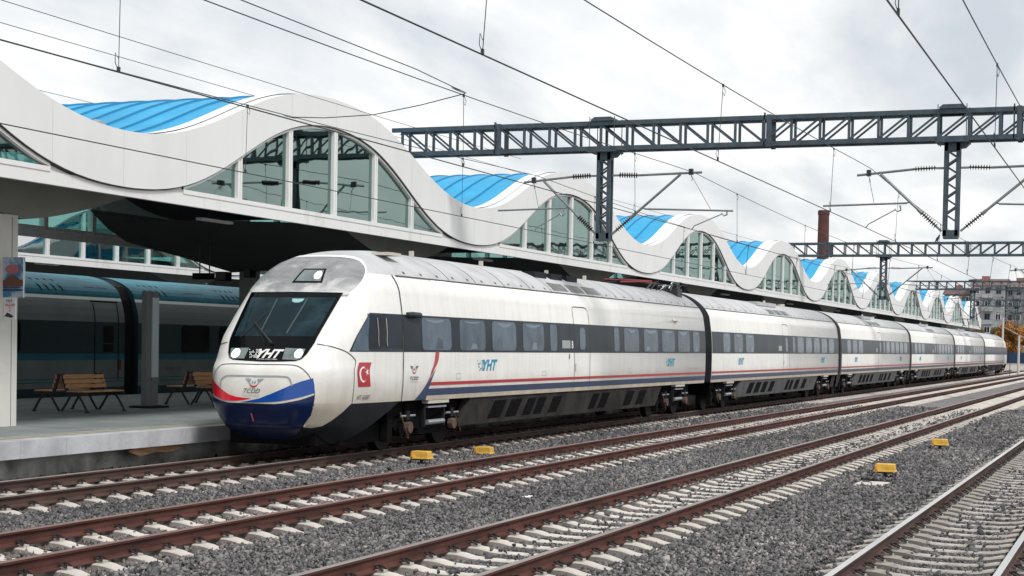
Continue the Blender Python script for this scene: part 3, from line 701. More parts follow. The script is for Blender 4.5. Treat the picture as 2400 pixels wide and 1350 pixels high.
def shell(name, mirror_y=None):
    # cab shell: rows in z, columns in u from the left joint to the right joint
    zs = [.25]+[.3+.05*i for i in range(73)]+[3.93, 3.96, 3.99, 4.01, 4.03, 4.045, 4.055, 4.063, 4.068]
    zs = sorted(set(round(z, 4) for z in zs+[ZR, 1.02] if z < 4.0695)); nu = 150
    mb = MB(); V = []; 
    for z in zs:
        y1 = YB if z > 1.0 else 26.9+ (z-.25)/.77*1.8
        U = uy(y1, z)
        for i in range(nu+1):
            t = -1+2*i/nu; V.append(sf(U*t, z))
    F = []; mi = []
    for j in range(len(zs)-1):
        for i in range(nu):
            a = j*(nu+1)+i; F.append((a, a+1, a+nu+2, a+nu+1))
            zc_ = (zs[j]+zs[j+1])/2
            mi.append(1 if zc_ > ZR else (2 if zc_ < 1.02 else 0))
    mb.add(V, F); mb.m = mi
    if mirror_y: mb.v = [(x, mirror_y-y, z) for x, y, z in mb.v]; mb.f = [f[::-1] for f in mb.f]
    return mb
def hull_body(mb, y0, y1):
    zs = [1.0+.05*i for i in range(51)]+[3.53, 3.56, 3.6, 3.65, 3.7, 3.75, 3.8, 3.84, 3.88, 3.92, 3.95, 3.98, 4.01, 4.035, 4.055, 4.066]
    zs = sorted(set(zs)); pr = [(hw(z), z) for z in zs]+[(0, 4.07)]+[(-hw(z), z) for z in zs[::-1]]
    n = len(pr); V = [(XC+a, y0, z) for a, z in pr]+[(XC+a, y1, z) for a, z in pr]
    k = len(mb.v)
    mb.v += V
    for i in range(n-1):
        mb.f.append((k+i, k+i+n, k+i+1+n, k+i+1)); zc_ = (pr[i][1]+pr[i+1][1])/2; mb.m.append(1 if zc_ > ZR else 0)
    mb.f += [tuple(k+i for i in range(n)), tuple(k+n+i for i in range(n-1, -1, -1)), (k, k+n-1, k+2*n-1, k+n)]; mb.m += [2, 2, 2]
def strip(mb, y0, y1, z0, z1, off=.004, mi=0, sides=(1,)):
    n = max(1, int((z1-z0)/.08)); zz = [z0+(z1-z0)*i/n for i in range(n+1)]
    for sg in sides:
        V = []
        for z in zz: V += [(XC+sg*(hw(z)+off), y0, z), (XC+sg*(hw(z)+off), y1, z)]
        mb.add(V, [(2*i, 2*i+1, 2*i+3, 2*i+2) if sg > 0 else (2*i+1, 2*i, 2*i+2, 2*i+3) for i in range(n)], mi)
def bogie(yc, parent):
    mb = MB()
    mb.box(XC-1.15, XC+1.15, yc-1.9, yc+1.9, .55, .95)
    for sx in (-1, 1):
        x = XC+sx*1.12
        mb.prism([(yc-1.75, .52), (yc-1.45, .72), (yc-.5, .66), (yc, .58), (yc+.5, .66), (yc+1.45, .72), (yc+1.75, .52), (yc+1.6, .40), (yc+1.15, .5), (yc+.5, .40), (yc, .36), (yc-.5, .40), (yc-1.15, .5), (yc-1.6, .40)], 'x', x-.07, x+.07)
        for sy in (-1.4, 1.4):
            mb.cyl((x-.1, yc+sy, .45), (x+.14, yc+sy, .45), .16, 10); mb.cyl((x, yc+sy*.78, .6), (x, yc+sy*.78, .95), .10, 8)
        mb.box(x-.05, x+.12, yc-2.05, yc-1.85, .2, .65); mb.box(x-.1, x+.1, yc-.55, yc+.55, .3, .42)
    mb.build('bogie_frame', M_under, parent)
    for sy in (-1.4, 1.4):
        for sx in (-1, 1):
            w = MB(); x = XC+sx*.75
            w.cyl((x-.065, yc+sy, .45), (x+.065, yc+sy, .45), .45, 28); w.cyl((x-.09, yc+sy, .45), (x-.04*sx-.06, yc+sy, .45), .47, 28)
            w.build('wheel', M_wheel, parent)
    for sx in (-1, 1):
        mb = MB()
        x = XC+sx*1.27
        mb.box(*sorted((x, x+.15*sx)), yc-.52, yc+.52, .93, 1.075, 1)
        mb.box(*sorted((x, x+.12*sx)), yc-.46, yc+.46, .84, .875, 0)
        mb.box(*sorted((x, x+.06*sx)), yc-.52, yc-.46, .45, .9, 2); mb.box(*sorted((x, x+.06*sx)), yc+.46, yc+.52, .45, .9, 2)
        mb.cyl((x+.06*sx, yc-.40, .54), (x+.06*sx, yc+.42, .545), .052, 10, 0)
        for q in (-1.25, .95): mb.cyl((x-.02*sx, yc+q, .47), (x+.1*sx, yc+q, .47), .12, 10, 3); mb.box(*sorted((x, x+.05*sx)), yc+q-.08, yc+q+.06, .62, .80, 2); mb.cyl((x+.02*sx, yc+q-.3, .7), (x+.02*sx, yc+q+.35, .7), .025, 6, 0)
        mb.tube([(x, yc+1.0, .78), (x+.05*sx, yc+1.25, .5), (x+.05*sx, yc+1.38, .3), (x, yc+1.45, .34)], .018, 5, 3)
        mb.tube([(x, yc-1.55, .78), (x+.05*sx, yc-1.4, .45), (x+.05*sx, yc-1.28, .26), (x, yc-1.15, .34)], .018, 5, 3)
        mb.build('damper', [M_silver, M_pale, M_skirt, mat('rusty_axle_cover', (.10, .065, .05), .7, var=.3, scale=12)], parent)
def skirts(S0, E0, slant, vents, parent, m=None):
    # side skirt between the bogies, ends slanted, with vent grilles
    m = m or M_skirt2
    for sx in (-1, 1):
        mb = MB()
        x = XC+sx*1.40; x2 = XC+sx*1.33
        V = [(x, S0, 1.0), (x, E0, 1.0), (x2, E0-slant, .40), (x2, S0-slant, .40), (XC+sx*1.2, S0, 1.0), (XC+sx*1.2, E0, 1.0), (XC+sx*1.15, E0-slant, .40), (XC+sx*1.15, S0-slant, .40)]
        F = [(0, 3, 2, 1), (3, 7, 6, 2), (0, 4, 7, 3), (1, 2, 6, 5), (4, 5, 6, 7)]
        mb.add(V, F if sx > 0 else [f[::-1] for f in F])
        mb.build('skirt_panel', m, parent)
    mb = MB(); mb.box(XC-1.15, XC+1.15, S0, E0-slant, .42, .9); mb.build('underfloor_box', M_under, parent)
    for a, b in vents:
        v = MB()
        for sx in (1,):
            f = lambda y, z, o: (XC+sx*(1.40-.07*(1.0-z)/.6+o), y-slant*(1.0-z)/.6, z)
            v.add([f(a, .90, .006), f(b, .90, .006), f(b, .50, .006), f(a, .50, .006)], [(0, 1, 2, 3)])
            for k in range(7):
                z = .53+.055*k; v.add([f(a+.03, z, .009), f(b-.03, z, .009), f(b-.03, z+.015, .018), f(a+.03, z+.015, .018)], [(0, 1, 2, 3)], 1)
        v.build('vent_grille', [M_under, M_skirt], parent)
def door(y0, y1, parent, lab_=None):
    mb = MB(); w = .022
    strip(mb, y0, y0+w, 1.03, 3.08, .007); strip(mb, y1-w, y1, 1.03, 3.02, .007)
    f = lambda y, z: side(y, z, .007)
    P = [(y0+w/2, 3.08), (y0+.05, 3.15), (y0+.16, 3.17), (y1-.3, 3.17), (y1-.12, 3.14), (y1-.03, 3.06), (y1-w/2, 2.98)]
    for a, b in zip(P[:-1], P[1:]):
        mb.add([f(a[0], a[1]-w/2), f(b[0], b[1]-w/2), f(b[0], b[1]+w/2), f(a[0], a[1]+w/2)], [(0, 1, 2, 3)])
    strip(mb, y0+.1, y0+.13, 1.5, 1.72, .009)
    mb.build('door', M_gasket, parent)
    mb = MB(); rw(mb, y0+.42, y0+.86, 2.07, 2.64, .009); mb.build('door_window', M_win, parent)
    mb = MB(); strip(mb, y0-.95, y0-.33, 2.10, 2.30, .010); mb.build('destination_display', mat('display_face', (.30, .34, .33), .4), parent)
def rw(mb, y0, y1, z0, z1, off, mi=0, r=.12):
    # rounded side window following the bodyside
    zz = [z0+(z1-z0)*k/14 for k in range(15)]; zz = sorted(set(zz+[z0+r*(1-math.cos(math.radians(q))) for q in (18, 36, 54, 72, 90)]+[z1-r*(1-math.cos(math.radians(q))) for q in (18, 36, 54, 72, 90)]))
    V = []
    for z in zz:
        t = max(0, (z0+r-z)/r, (z-(z1-r))/r); ins = r*(1-math.sqrt(max(0, 1-t*t)))
        V += [side(y0+ins, z, off), side(y1-ins, z, off)]
    mb.add(V, [(2*i, 2*i+1, 2*i+3, 2*i+2) for i in range(len(zz)-1)], mi)
def roof_bits(y0, y1, seams, parent, y_l=None, dots=True):
    mb = MB(); strip(mb, y0, y1, ZR-.012, ZR+.016, .012, 0, (1, -1)); mb.build('gutter', M_gasket, parent)
    mb = MB(); zz = [3.52, 3.58, 3.65, 3.72, 3.8, 3.87, 3.93, 3.98, 4.02, 4.05, 4.068]
    for y in seams:
        for sg in (1, -1):
            V = []
            for z in zz: V += [(XC+sg*(hw(z)+.006), y-.012, z+.004), (XC+sg*(hw(z)+.006), y+.012, z+.004)]
            mb.add(V, [(2*i, 2*i+1, 2*i+3, 2*i+2) for i in range(len(zz)-1)])
    if dots:
        y = y0+.5
        while y < y1-.5:
            mb.add([side(y, 3.57, .012), side(y+.07, 3.56, .012), side(y+.07, 3.60, .012), side(y, 3.61, .012)], [(0, 1, 2, 3)]); y += .82
    mb.build('roof_seam', M_gasket, parent)
def louvre(a, b, z0, z1, parent, n=7):
    mb = MB(); strip(mb, a, b, z0, z1, .006, 0)
    for k in range(n):
        z = z0+(z1-z0)*(k+.3)/n; strip(mb, a+.03, b-.03, z, z+(z1-z0)*.33/n, .014, 1)
    mb.build('roof_vent', [M_gasket, M_tgrey], parent)
def carriage_common(body, y0, y1, band, wins, dr, logos, parent=None):
    mb = MB(); strip(mb, band[0], band[1], 1.99, 2.73, .004, 0, (1, -1)); mb.build('window_band', M_band, body)
    for a, b in wins:
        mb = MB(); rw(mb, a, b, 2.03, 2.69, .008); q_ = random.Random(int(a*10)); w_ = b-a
        if w_ > .6:  # arc and lower patch are reflections drawn as flat shapes on the pane
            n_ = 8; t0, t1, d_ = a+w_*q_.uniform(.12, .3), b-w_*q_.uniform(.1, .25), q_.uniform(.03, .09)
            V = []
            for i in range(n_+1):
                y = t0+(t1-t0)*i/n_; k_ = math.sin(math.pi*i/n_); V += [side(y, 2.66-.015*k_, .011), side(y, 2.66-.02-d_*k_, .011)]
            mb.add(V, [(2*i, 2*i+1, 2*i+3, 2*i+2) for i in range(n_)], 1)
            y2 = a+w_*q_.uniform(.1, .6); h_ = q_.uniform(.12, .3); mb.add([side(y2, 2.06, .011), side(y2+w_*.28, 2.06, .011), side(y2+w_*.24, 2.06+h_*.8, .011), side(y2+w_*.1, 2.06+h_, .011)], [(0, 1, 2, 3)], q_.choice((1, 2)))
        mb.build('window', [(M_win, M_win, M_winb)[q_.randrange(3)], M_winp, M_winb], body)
    for nm, z0, z1, m in (('red_stripe', 1.305, 1.372, M_red), ('blue_stripe', 1.10, 1.24, M_navy), ('sill_strip', 1.005, 1.095, mat('dusty_beige_sill', (.50, .44, .36), .6, var=.15, scale=2))):
        mb = MB(); strip(mb, (29.93 if y0 < 31 else y0+.02), y1-.02, z0, z1, .005, 0, (1, -1)); mb.build(nm, m, body)
    door(dr[0], dr[1], body)
    for a, w in logos:
        mb = MB(); yht(mb, lambda u, z: side(u, z, .009), a, 1.585, w, .245); mb.build('logo', M_cyan, body)
# lead carriage
mb = shell('x'); hull_body(mb, YB, 52.2)
lead = mb.build('carriage', [M_cab, M_tgrey, M_skirt], TR, smooth=True, label='lead carriage with sloping dark windscreen and blue and red nose')
W1 = [(29.64, 31.11), (31.56, 32.99), (33.39, 34.86), (35.3, 36.72), (37.17, 37.66), (42.29, 42.75), (43.19, 44.62), (45.13, 46.58), (47.0, 48.42), (48.81, 50.18), (50.6, 51.4)]
mb = MB()
carriage_common(lead, 30.6, 52.2, (28.77, 52.19), W1, (38.97, 40.23), [(32.5, 1.2), (47.4, 1.05)])
roof_bits(28.9, 52.2, [31.6, 33.1, 34.8, 36.5, 38.0, 42.1, 43.4, 45.0, 50.6], lead)
for a, b in ((38.25, 39.4), (39.6, 40.7), (40.9, 42.0)): louvre(a, b, 3.56, 3.76, lead)
mb = MB()
for a in (38.0, 39.2, 40.4): mb = MB(); mb.box(XC+.35, XC+.70, a, a+.85, 3.88, 4.03); mb.build('roof_hatch', M_skirt, lead)
mb = MB()
for y in (31.5, 35.4, 39.9, 43.0): mb = MB(); mb.box(XC+.25, XC+.33, y, y+.09, 4.02, 4.15); mb.build('roof_aerial', M_pale, lead)
mb = MB(); mb.box(XC+.5, XC+.9, 29.2, 29.75, 3.93, 3.99); mb.build('roof_aerial', M_pale, lead)
skirts(32.36, 47.27, .5, [(33.85, 34.6), (34.9, 35.6), (36.0, 36.55), (36.72, 37.28), (37.75, 38.4), (40.85, 41.4), (41.65, 42.3), (43.9, 44.6), (45.1, 45.8)], lead, M_skirt2)
mb = MB(); add_text(mb, 'B', lambda u, z: side(u, z, .011), 38.74, 2.10, .12, .19, .02); mb.build('door_letter', M_letw, lead)
mb = MB(); add_text(mb, '1', lambda u, z: side(u, z, .009), 38.55, 1.83, .06, .13, .01); mb.build('door_number', M_letd, lead)
mb = MB(); add_text(mb, '93 75 5065 007-4', lambda u, z: side(u, z, .008), 50.3, 1.47, 1.5, .06); mb.build('number_lettering', M_letg, lead)
mb = MB(); mb.tube([side(48.4, 3.0, .0), side(48.45, 3.0, .05), side(48.75, 3.0, .05), side(48.8, 3.0, .0)], .035, 8); mb.build('side_lamp', M_pale, lead)
for y, z, w_, h_ in ((31.4, 1.42, .22, .12), (36.6, 1.43, .3, .10), (43.6, 1.43, .26, .12), (46.3, 1.43, .3, .1)):
    mb = MB(); strip(mb, y, y+w_, z, z+.008, .007); strip(mb, y, y+w_, z+h_, z+h_+.008, .007); strip(mb, y, y+.01, z, z+h_, .007); strip(mb, y+w_, y+w_+.01, z, z+h_, .007); mb.build('access_hatch', M_letg, lead)
bogie(30.6, lead); bogie(49.3, lead)
# cab details
mask = [(-1.0, 3.09), (0, 3.10), (1.0, 3.09), (.955, 2.62), (.905, 2.14), (.83, 1.93), (.76, 1.835), (.66, 1.80), (.4, 1.785), (0, 1.775), (-.4, 1.785), (-.66, 1.80), (-.76, 1.835), (-.83, 1.93), (-.905, 2.14), (-.955, 2.62)]
hood = [(-1.24, 3.15), (-.9, 3.06), (0, 3.06), (.9, 3.07), (1.1, 3.02), (1.20, 3.15), (1.27, 3.28), (1.30, 3.42), (1.27, 3.58), (1.16, 3.68), (1.0, 3.76), (.72, 3.81), (0, 3.835), (-.72, 3.81), (-1.0, 3.76), (-1.16, 3.68), (-1.27, 3.58), (-1.30, 3.42), (-1.27, 3.28)]
decal('hood_panel', hood, M_hood, lead, .004)
def rim_band(mb, z0, z1, u0f, n=24): pass
mb = MB(); V = []
decal('windscreen', mask, M_black, lead, .010)
decal('windscreen_glass', [(-.90, 2.98), (.92, 2.99), (.855, 2.25), (-.82, 2.23)], M_glassd, lead, .014)
mb = MB(); ribbon(mb, smooth_path([(1.12, 3.06), (1.22, 3.2), (1.29, 3.38), (1.29, 3.52), (1.22, 3.64), (1.06, 3.735), (.76, 3.805), (.3, 3.835), (-.3, 3.835), (-.76, 3.805), (-1.06, 3.735), (-1.22, 3.64), (-1.29, 3.5)]), .045, .009); mb.build('white_outline', M_white, lead)
mb = MB(); ribbon(mb, [(u, z) for u, z in [(-.30, 2.95), (-.30, 2.3)]], .03, .017); mb.build('cab_pillar', mat('interior_pillar', (.05, .075, .08), .4), lead); mb = MB(); ribbon(mb, [(.34, 2.95), (.30, 2.6), (.26, 2.3)], .035, .017); mb.build('cab_pillar', mat('interior_pillar', (.05, .075, .08), .4), lead)
mb = MB(); mb.add([sfo(u, z, .018) for u, z in [(.02, 2.96), (.28, 2.96), (.26, 2.91), (.2, 2.885), (.1, 2.885), (.04, 2.91)]], [(0, 1, 2, 3, 4, 5)]); mb.build('cab_mirror', mat('pale_mirror', (.28, .50, .50), .3), lead)
decal('lamp_housing', [(.36, 2.03), (.775, 2.02), (.75, 1.84), (.66, 1.815), (.38, 1.82)], M_house, lead, .016)
decal('lamp_housing', [(.40, 2.02), (.79, 2.01), (.76, 1.85), (.68, 1.815), (.42, 1.82)], M_house, lead, .016, mirror=True)
def disc(u, z, r, m, name, ru=1., off=.022):
    mb = MB(); mb.add([sfo(u+r*ru*math.cos(a), z+r*math.sin(a), off) for a in np.linspace(0, 2*math.pi, 20, endpoint=False)], [tuple(range(20))]); return mb.build(name, m, lead)
disc(-.64, 1.915, .085, M_lamp, 'headlight'); disc(.675, 1.930, .08, M_lampb, 'headlight'); 
decal('lamp_housing', [(-.06, 3.56), (.43, 3.56), (.49, 3.28), (-.17, 3.28)], M_black, lead, .012)
decal('lamp_lens', [(-.025, 3.53), (.395, 3.53), (.44, 3.31), (-.11, 3.31)], M_house, lead, .016)
disc(.33, 3.425, .075, M_lamp, 'headlight', 1.0, .022)
mb = MB()
ribbon(mb, smooth_path([(.95, 2.12), (1.22, 2.08), (1.62, 1.985), (1.88, 1.88), (2.0, 1.80), (2.08, 1.62), (2.12, 1.4), (2.14, 1.2), (2.15, 1.02)]), .016); ribbon(mb, [(-.95, 2.12), (-1.22, 2.08), (-1.62, 1.98)], .016)
ribbon(mb, smooth_path([(-1.16, 1.25), (-1.06, 1.5), (-.92, 1.66), (-.74, 1.72), (0, 1.725), (.56, 1.73), (.78, 1.70), (.95, 1.6), (1.08, 1.42), (1.15, 1.2), (1.13, .95), (1.0, .74), (.85, .62)]), .014)
mb.build('panel_seam', M_gasket, lead)
mb = MB(); ribbon(mb, smooth_path([(-.79, 1.27), (-.78, 1.43), (-.68, 1.50), (-.5, 1.515), (0, 1.515), (.52, 1.52), (.66, 1.48), (.72, 1.35)]), .02, .016); mb.build('nose_recess_shade', mat('recess_shade', (.30, .31, .32), .5), lead)
blue = [(.70, 1.365), (.88, 1.44), (1.08, 1.50), (1.12, 1.38), (1.145, 1.235), (.93, 1.165), (.72, 1.11), (.50, 1.07), (.28, 1.05), (0, 1.035), (-.31, 1.03), (-.18, 1.05), (.1, 1.11), (.38, 1.22)]
red = [(-1.30, 1.50), (-1.1, 1.42), (-.90, 1.33), (-.72, 1.24), (-.55, 1.165), (-.4, 1.13), (-.24, 1.115), (-.06, 1.11), (-.2, 1.08), (-.34, 1.062), (-.5, 1.055), (-.68, 1.065), (-.92, 1.12), (-1.1, 1.17), (-1.28, 1.225)]
darkb = [(-1.20, 1.15), (-1.0, 1.10), (-.80, 1.06), (-.6, 1.025), (-.375, 1.0), (-.1, .99), (.12, .995), (.36, 1.01), (.60, 1.04), (.88, 1.10), (1.145, 1.195), (1.15, 1.08), (1.13, .95), (1.06, .82), (.94, .70), (.78, .56), (.6, .45), (.3, .36), (0, .34), (-.3, .36), (-.6, .45), (-.78, .56), (-.94, .70), (-1.06, .82), (-1.16, .98)]
decal('blue_nose_swoosh', blue, M_nblue, lead, .010, .05); decal('red_nose_swoosh', red, M_nred, lead, .010, .05); decal('blue_nose_base', darkb, M_ndark, lead, .010, .05)
# white side of the bumper below the floor line
decal('bumper_corner', [(1.16, 1.03), (1.16, .95), (1.07, .81), (.95, .69), (.86, .60), (1.0, .585), (1.25, .62), (1.5, .72), (1.85, .88), (2.14, 1.03)], M_cab, lead, .008)
decal('bumper_corner', [(1.16, 1.03), (1.16, .95), (1.07, .81), (.95, .69), (.86, .60), (1.0, .585), (1.25, .62), (1.5, .72), (1.85, .88), (2.14, 1.03)], M_cab, lead, .008, mirror=True)
decal('coupler_slot', [(-.10, .84), (-.065, .84), (-.055, .70), (-.085, .68)], mat('pink_slot', (.55, .12, .12), .5), lead, .016)
mb = MB(); emblem(mb, lambda u, z: sfo(u, z, .016), -.05, 1.395, .205, 0, 1); mb.build('emblem', [M_red, mat('emblem_grey_blue', (.13, .22, .33), .5)], lead)
mb = MB(); add_text(mb, 'TCDD', lambda u, z: sfo(u, z, .016), -.24, 1.205, .34, .08, .005, .3, 0); add_text(mb, 'TASIMACILIK', lambda u, z: sfo(u, z, .016), -.25, 1.15, .36, .033, 0, .2, 1); mb.build('nose_lettering', [M_letd, M_letg], lead)
mb = MB(); yht(mb, lambda u, z: sfo(u, z, .020), -.40, 1.835, .76, .165); mb.build('logo', M_letw, lead); mb = MB(); add_text(mb, 'YUKSEK HIZLI TREN', lambda u, z: sfo(u, z, .020), -.16, 1.805, .44, .018); mb.build('logo_lettering', M_letw, lead)
mb = MB()
a, b = sfo(-.50, 2.47, .05), sfo(.03, 2.11, .06); mb.tube([a, (a+b)/2+Vector((0, -.015, 0)), b], [.010, .016, .02], 6); a2, b2 = sfo(-.30, 2.78, .04), sfo(-.66, 2.2, .04); mb.tube([a2, b2], .006, 5); mb.cyl(sfo(.03, 2.11, .0), sfo(.03, 2.11, .07), .03, 8)
mb.tube([sfo(-.48, 2.47, .05), sfo(-.1, 2.10, .05)], .007, 5)
mb.build('wiper', M_iron, lead)
# cab side
cabband = [(1.70, 1.99)] + [(uy(y, 1.99), 1.99) for y in (27.2, 28.0, 28.74)] + [(uy(28.74, z), z) for z in (2.2, 2.45, 2.73)] + [(uy(28.0, 2.73), 2.73), (1.86, 2.73), (1.80, 2.5), (1.745, 2.2)]
decal('window_band', cabband, M_band, lead, .005)
decal('cab_side_window', [(1.74, 2.005), (uy(27.28, 2.005), 2.005), (uy(27.32, 2.4), 2.4), (uy(27.36, 2.71), 2.71), (1.88, 2.71), (1.82, 2.5), (1.77, 2.2)], M_win, lead, .009)
decal('cab_side_window', [(uy(27.70, 2.12), 2.12), (uy(28.02, 2.12), 2.12), (uy(28.02, 2.62), 2.62), (uy(27.70, 2.62), 2.62)], M_black, lead, .012)
mb = MB()
for y, w in ((27.68, .02), (28.03, .025)): ribbon(mb, [(uy(y, 2.1), 2.1), (uy(y, 2.35), 2.35), (uy(y, 2.64), 2.64)], w, .014)
mb.build('window_trim', M_silver, lead)
mb = MB(); ribbon(mb, [(uy(JY, z), z) for z in np.linspace(1.0, 3.5, 30)], .022, .012); mb.build('cab_joint', M_dark, lead)
FL = lambda a, b: (2.275-.155*b+.448*a, 1.335+.455*b)
decal('flag', [FL(0, 0), FL(1, 0), FL(1, 1), FL(0, 1)], M_red, lead, .010)
mb = MB(); fc = lambda a, b: sfo(*FL(a, b), .014)
n = 22
def ar(k):
    a = math.radians(48+264*k/n); ai = math.radians(40+280*k/n)
    return (.40+.27*math.cos(a), .5+.33*math.sin(a)), (.465+.215*math.cos(ai), .5+.265*math.sin(ai))
for i in range(n):
    (a, b), (c, d) = ar(i), ar(i+1); mb.add([fc(*a), fc(*b), fc(*d), fc(*c)], [(0, 1, 2, 3)])
mb.build('crescent', M_letw, lead); mb = MB(); st = []
for k in range(10): r_ = .15 if k % 2 == 0 else .06; a = math.radians(180+36*k); st.append((.77+r_*math.cos(a), .60+r_*1.15*math.sin(a)))
mb.add([fc(.77, .60)]+[fc(*s_) for s_ in st], [(0, 1+k, 1+(k+1) % 10) for k in range(10)])
mb.build('star', M_letw, lead)
mb = MB(); add_text(mb, 'HT 65007', lambda u, z: sfo(u, z, .012), 2.29, 1.09, .46, .085, .0, 0); mb.build('number_lettering', mat('grey_lettering', (.12, .12, .13), .6), lead)
mb = MB(); mb.tube([side(28.95, 2.73, .02), side(29.1, 2.735, .07), side(29.45, 2.73, .07), side(29.6, 2.72, .02)], [.05, .06, .055, .03], 10); mb.build('camera_pod', M_iron, lead)
mb = MB(); emblem(mb, lambda u, z: side(u, z, .010), 29.27, 1.64, .21, 0, 1); add_text(mb, 'TCDD', lambda u, z: side(u, z, .010), 29.07, 1.43, .40, .07, .01, .3, 1); add_text(mb, 'TASIMACILIK', lambda u, z: side(u, z, .010), 29.07, 1.38, .40, .03, 0, 0, 2); mb.build('side_emblem', [M_red, M_letd, M_letg], lead)
Y_ = lambda L_: [(uy(y, z), z) for y, z in L_]
decal('red_swoosh', Y_([(30.30, 2.0), (30.48, 2.0), (30.46, 1.86), (30.36, 1.72), (30.2, 1.58), (29.85, 1.32), (30.06, 1.52), (30.2, 1.7), (30.27, 1.85)]), M_red, lead, .008)
decal('blue_swoosh', Y_([(30.36, 1.66), (30.18, 1.48), (30.02, 1.27), (29.94, 1.12), (29.90, 1.02), (29.36, 1.02), (29.62, 1.16), (29.85, 1.32), (30.12, 1.50)]), M_navy, lead, .007)
mb = MB(); mb.box(XC+1.20, XC+1.27, 27.35, 27.62, .80, .92); mb.build('step_plate', M_pale, lead)
# front apron under the nose
mb = MB(); mb.box(XC-1.05, XC+1.05, 26.9, 28.6, .22, .6); mb.box(XC-.9, XC+.9, 26.2, 27.4, .24, .5); mb.build('apron', M_under, lead)
# folded pantograph in its roof recess
mb = MB()
mb.prism([(45.3, 4.00), (46.4, 4.16), (51.6, 4.15), (51.9, 4.0)], 'x', XC-.55, XC+.25, 3)
for x in (-.35, .35):
    mb.tube([(XC+x, 46.2, 4.12), (XC+x, 48.6, 4.22), (XC+x, 50.4, 4.2)], .03, 6, 0); mb.tube([(XC+x*.7, 46.4, 4.20), (XC+x*.4, 50.2, 4.30)], .025, 6, 0)
r_ = random.Random(4)
for k in range(14):
    y = 48.6+r_.random()*2.6; x = r_.uniform(-.1, .85)
    mb.tube([(XC+x, y, 4.0), (XC+x+.1, y+.2, 4.12+r_.random()*.2), (XC+x+.25, y+.5, 4.16+r_.random()*.1), (XC+x+.1, y+.8, 4.0)], .017, 5, r_.choice((1, 1, 2)))
for x, y in ((.62, 51.3), (-.2, 51.2), (.2, 50.6)):
    mb.tube([(XC+x, y, 3.75), (XC+x, y, 4.27)], .06, 8, 1)
    for k in range(5): mb.cyl((XC+x, y, 3.86+.08*k), (XC+x, y, 3.89+.08*k), .13, 10, 1)
mb.box(XC-.7, XC+.8, 50.95, 51.5, 3.8, 4.10, 1)
mb.build('pantograph', [mat('pantograph_red', (.22, .03, .035), .6), M_iron, M_silver, M_under], lead)

def gangway(y, parent):
    mb = MB(); zs = [.95+.1*i for i in range(29)]+[3.83, 3.9, 3.96]
    pr = [(hw(z)-.10, z-.02) for z in zs]+[(-(hw(z)-.10), z-.02) for z in zs[::-1]]
    mb.prism([(XC+a, z) for a, z in pr], 'y', y-.44, y+.44, 0)
    for s_ in (-1, 1):
        a = [(hw(z)+.012, z) for z in zs]; b = [(hw(z)-.07, z) for z in zs]
        for sg in (1, -1):
            for i in range(len(zs)-1):
                yy0, yy1 = sorted((y+s_*.42, y+s_*.34))
                V = [(XC+sg*a[i][0], yy0, a[i][1]), (XC+sg*a[i][0], yy1, a[i][1]), (XC+sg*a[i+1][0], yy1, a[i+1][1]), (XC+sg*a[i+1][0], yy0, a[i+1][1])]
                mb.add(V, [(0, 1, 2, 3)], 1)
                V = [(XC+sg*a[i][0], y+s_*.34, a[i][1]), (XC+sg*b[i][0], y+s_*.34, b[i][1]), (XC+sg*b[i+1][0], y+s_*.34, b[i+1][1]), (XC+sg*a[i+1][0], y+s_*.34, a[i+1][1])]
                mb.add(V, [(0, 1, 2, 3)], 1)
    mb.build('gangway', [M_dark, mat('gangway_rim', (.10, .10, .105), .5)], parent)
    for a, b, c, d in ((-1.3, -.46, -.45-.4, -1.3-.45), (.0, 1.0, .35, -.25)):
        x = XC+1.34; mb = MB(); mb.add([(x, y+a, 1.0), (x, y+b, 1.0), (x-.05, y+c, .42), (x-.05, y+d, .42)], [(0, 3, 2, 1)])
        mb.build('gangway_skirt', M_skirt2, parent)
# intermediate carriage, modelled once as the second and then copied
def mid(label):
    s0 = 52.62+.42; s1 = 52.62+24.95-.42
    mb = MB(); hull_body(mb, s0, s1)
    b = mb.build('carriage', [M_cab, M_tgrey, M_skirt], TR, smooth=True, label=label)
    wins = [(54.6, 55.6), (56.2, 57.5), (58.0, 59.3), (66.4, 66.9), (67.4, 68.7), (69.2, 70.5), (71.0, 72.3), (72.8, 74.1), (74.6, 75.9)]
    carriage_common(b, s0, s1, (s0+.03, s1-.03), wins, (64.55, 65.8), [(56.7, 1.0), (72.6, 1.0)])
    roof_bits(s0, s1, [s0+3, s0+6.2, 63.2, 67.6, s0+18, s0+21], b, dots=True)
    for a, c in ((63.5, 64.6), (64.8, 65.9), (66.1, 67.2)): louvre(a, c, 3.56, 3.76, b, 6)
    mb = MB(); mb.box(XC+.3, XC+.7, 63.0, 66.5, 3.9, 4.05); mb.build('roof_hatch', M_tgrey, b)
    mb = MB(); mb.tube([(XC+.25, 66.2, 4.03), (XC+.25, 66.2, 4.18)], .05, 6); mb.build('roof_aerial', M_pale, b); mb = MB(); mb.tube([(XC+.2, 69.8, 4.03), (XC+.2, 69.8, 4.13)], .16, 8); mb.build('roof_aerial', M_pale, b)
    skirts(57.58, 72.35, .72, [(59.2, 60.0), (60.35, 61.2), (61.55, 62.35), (62.85, 63.6), (65.95, 66.5), (66.7, 67.25), (67.75, 68.55), (69.3, 70.1)], b, mat('mid_grey_skirt', (.075, .078, .078), .6, var=.25, scale=1.5))
    bogie(55.9, b); bogie(74.25, b)
    gangway(52.62+24.95, b)
    return b
m2 = mid('second carriage of the white train')
for k, w in ((1, 'third'), (2, 'fourth'), (3, 'fifth')):
    c = copy_tree(m2, TR, (0, 24.95*k, 0)); c['label'] = w+' carriage of the white train'
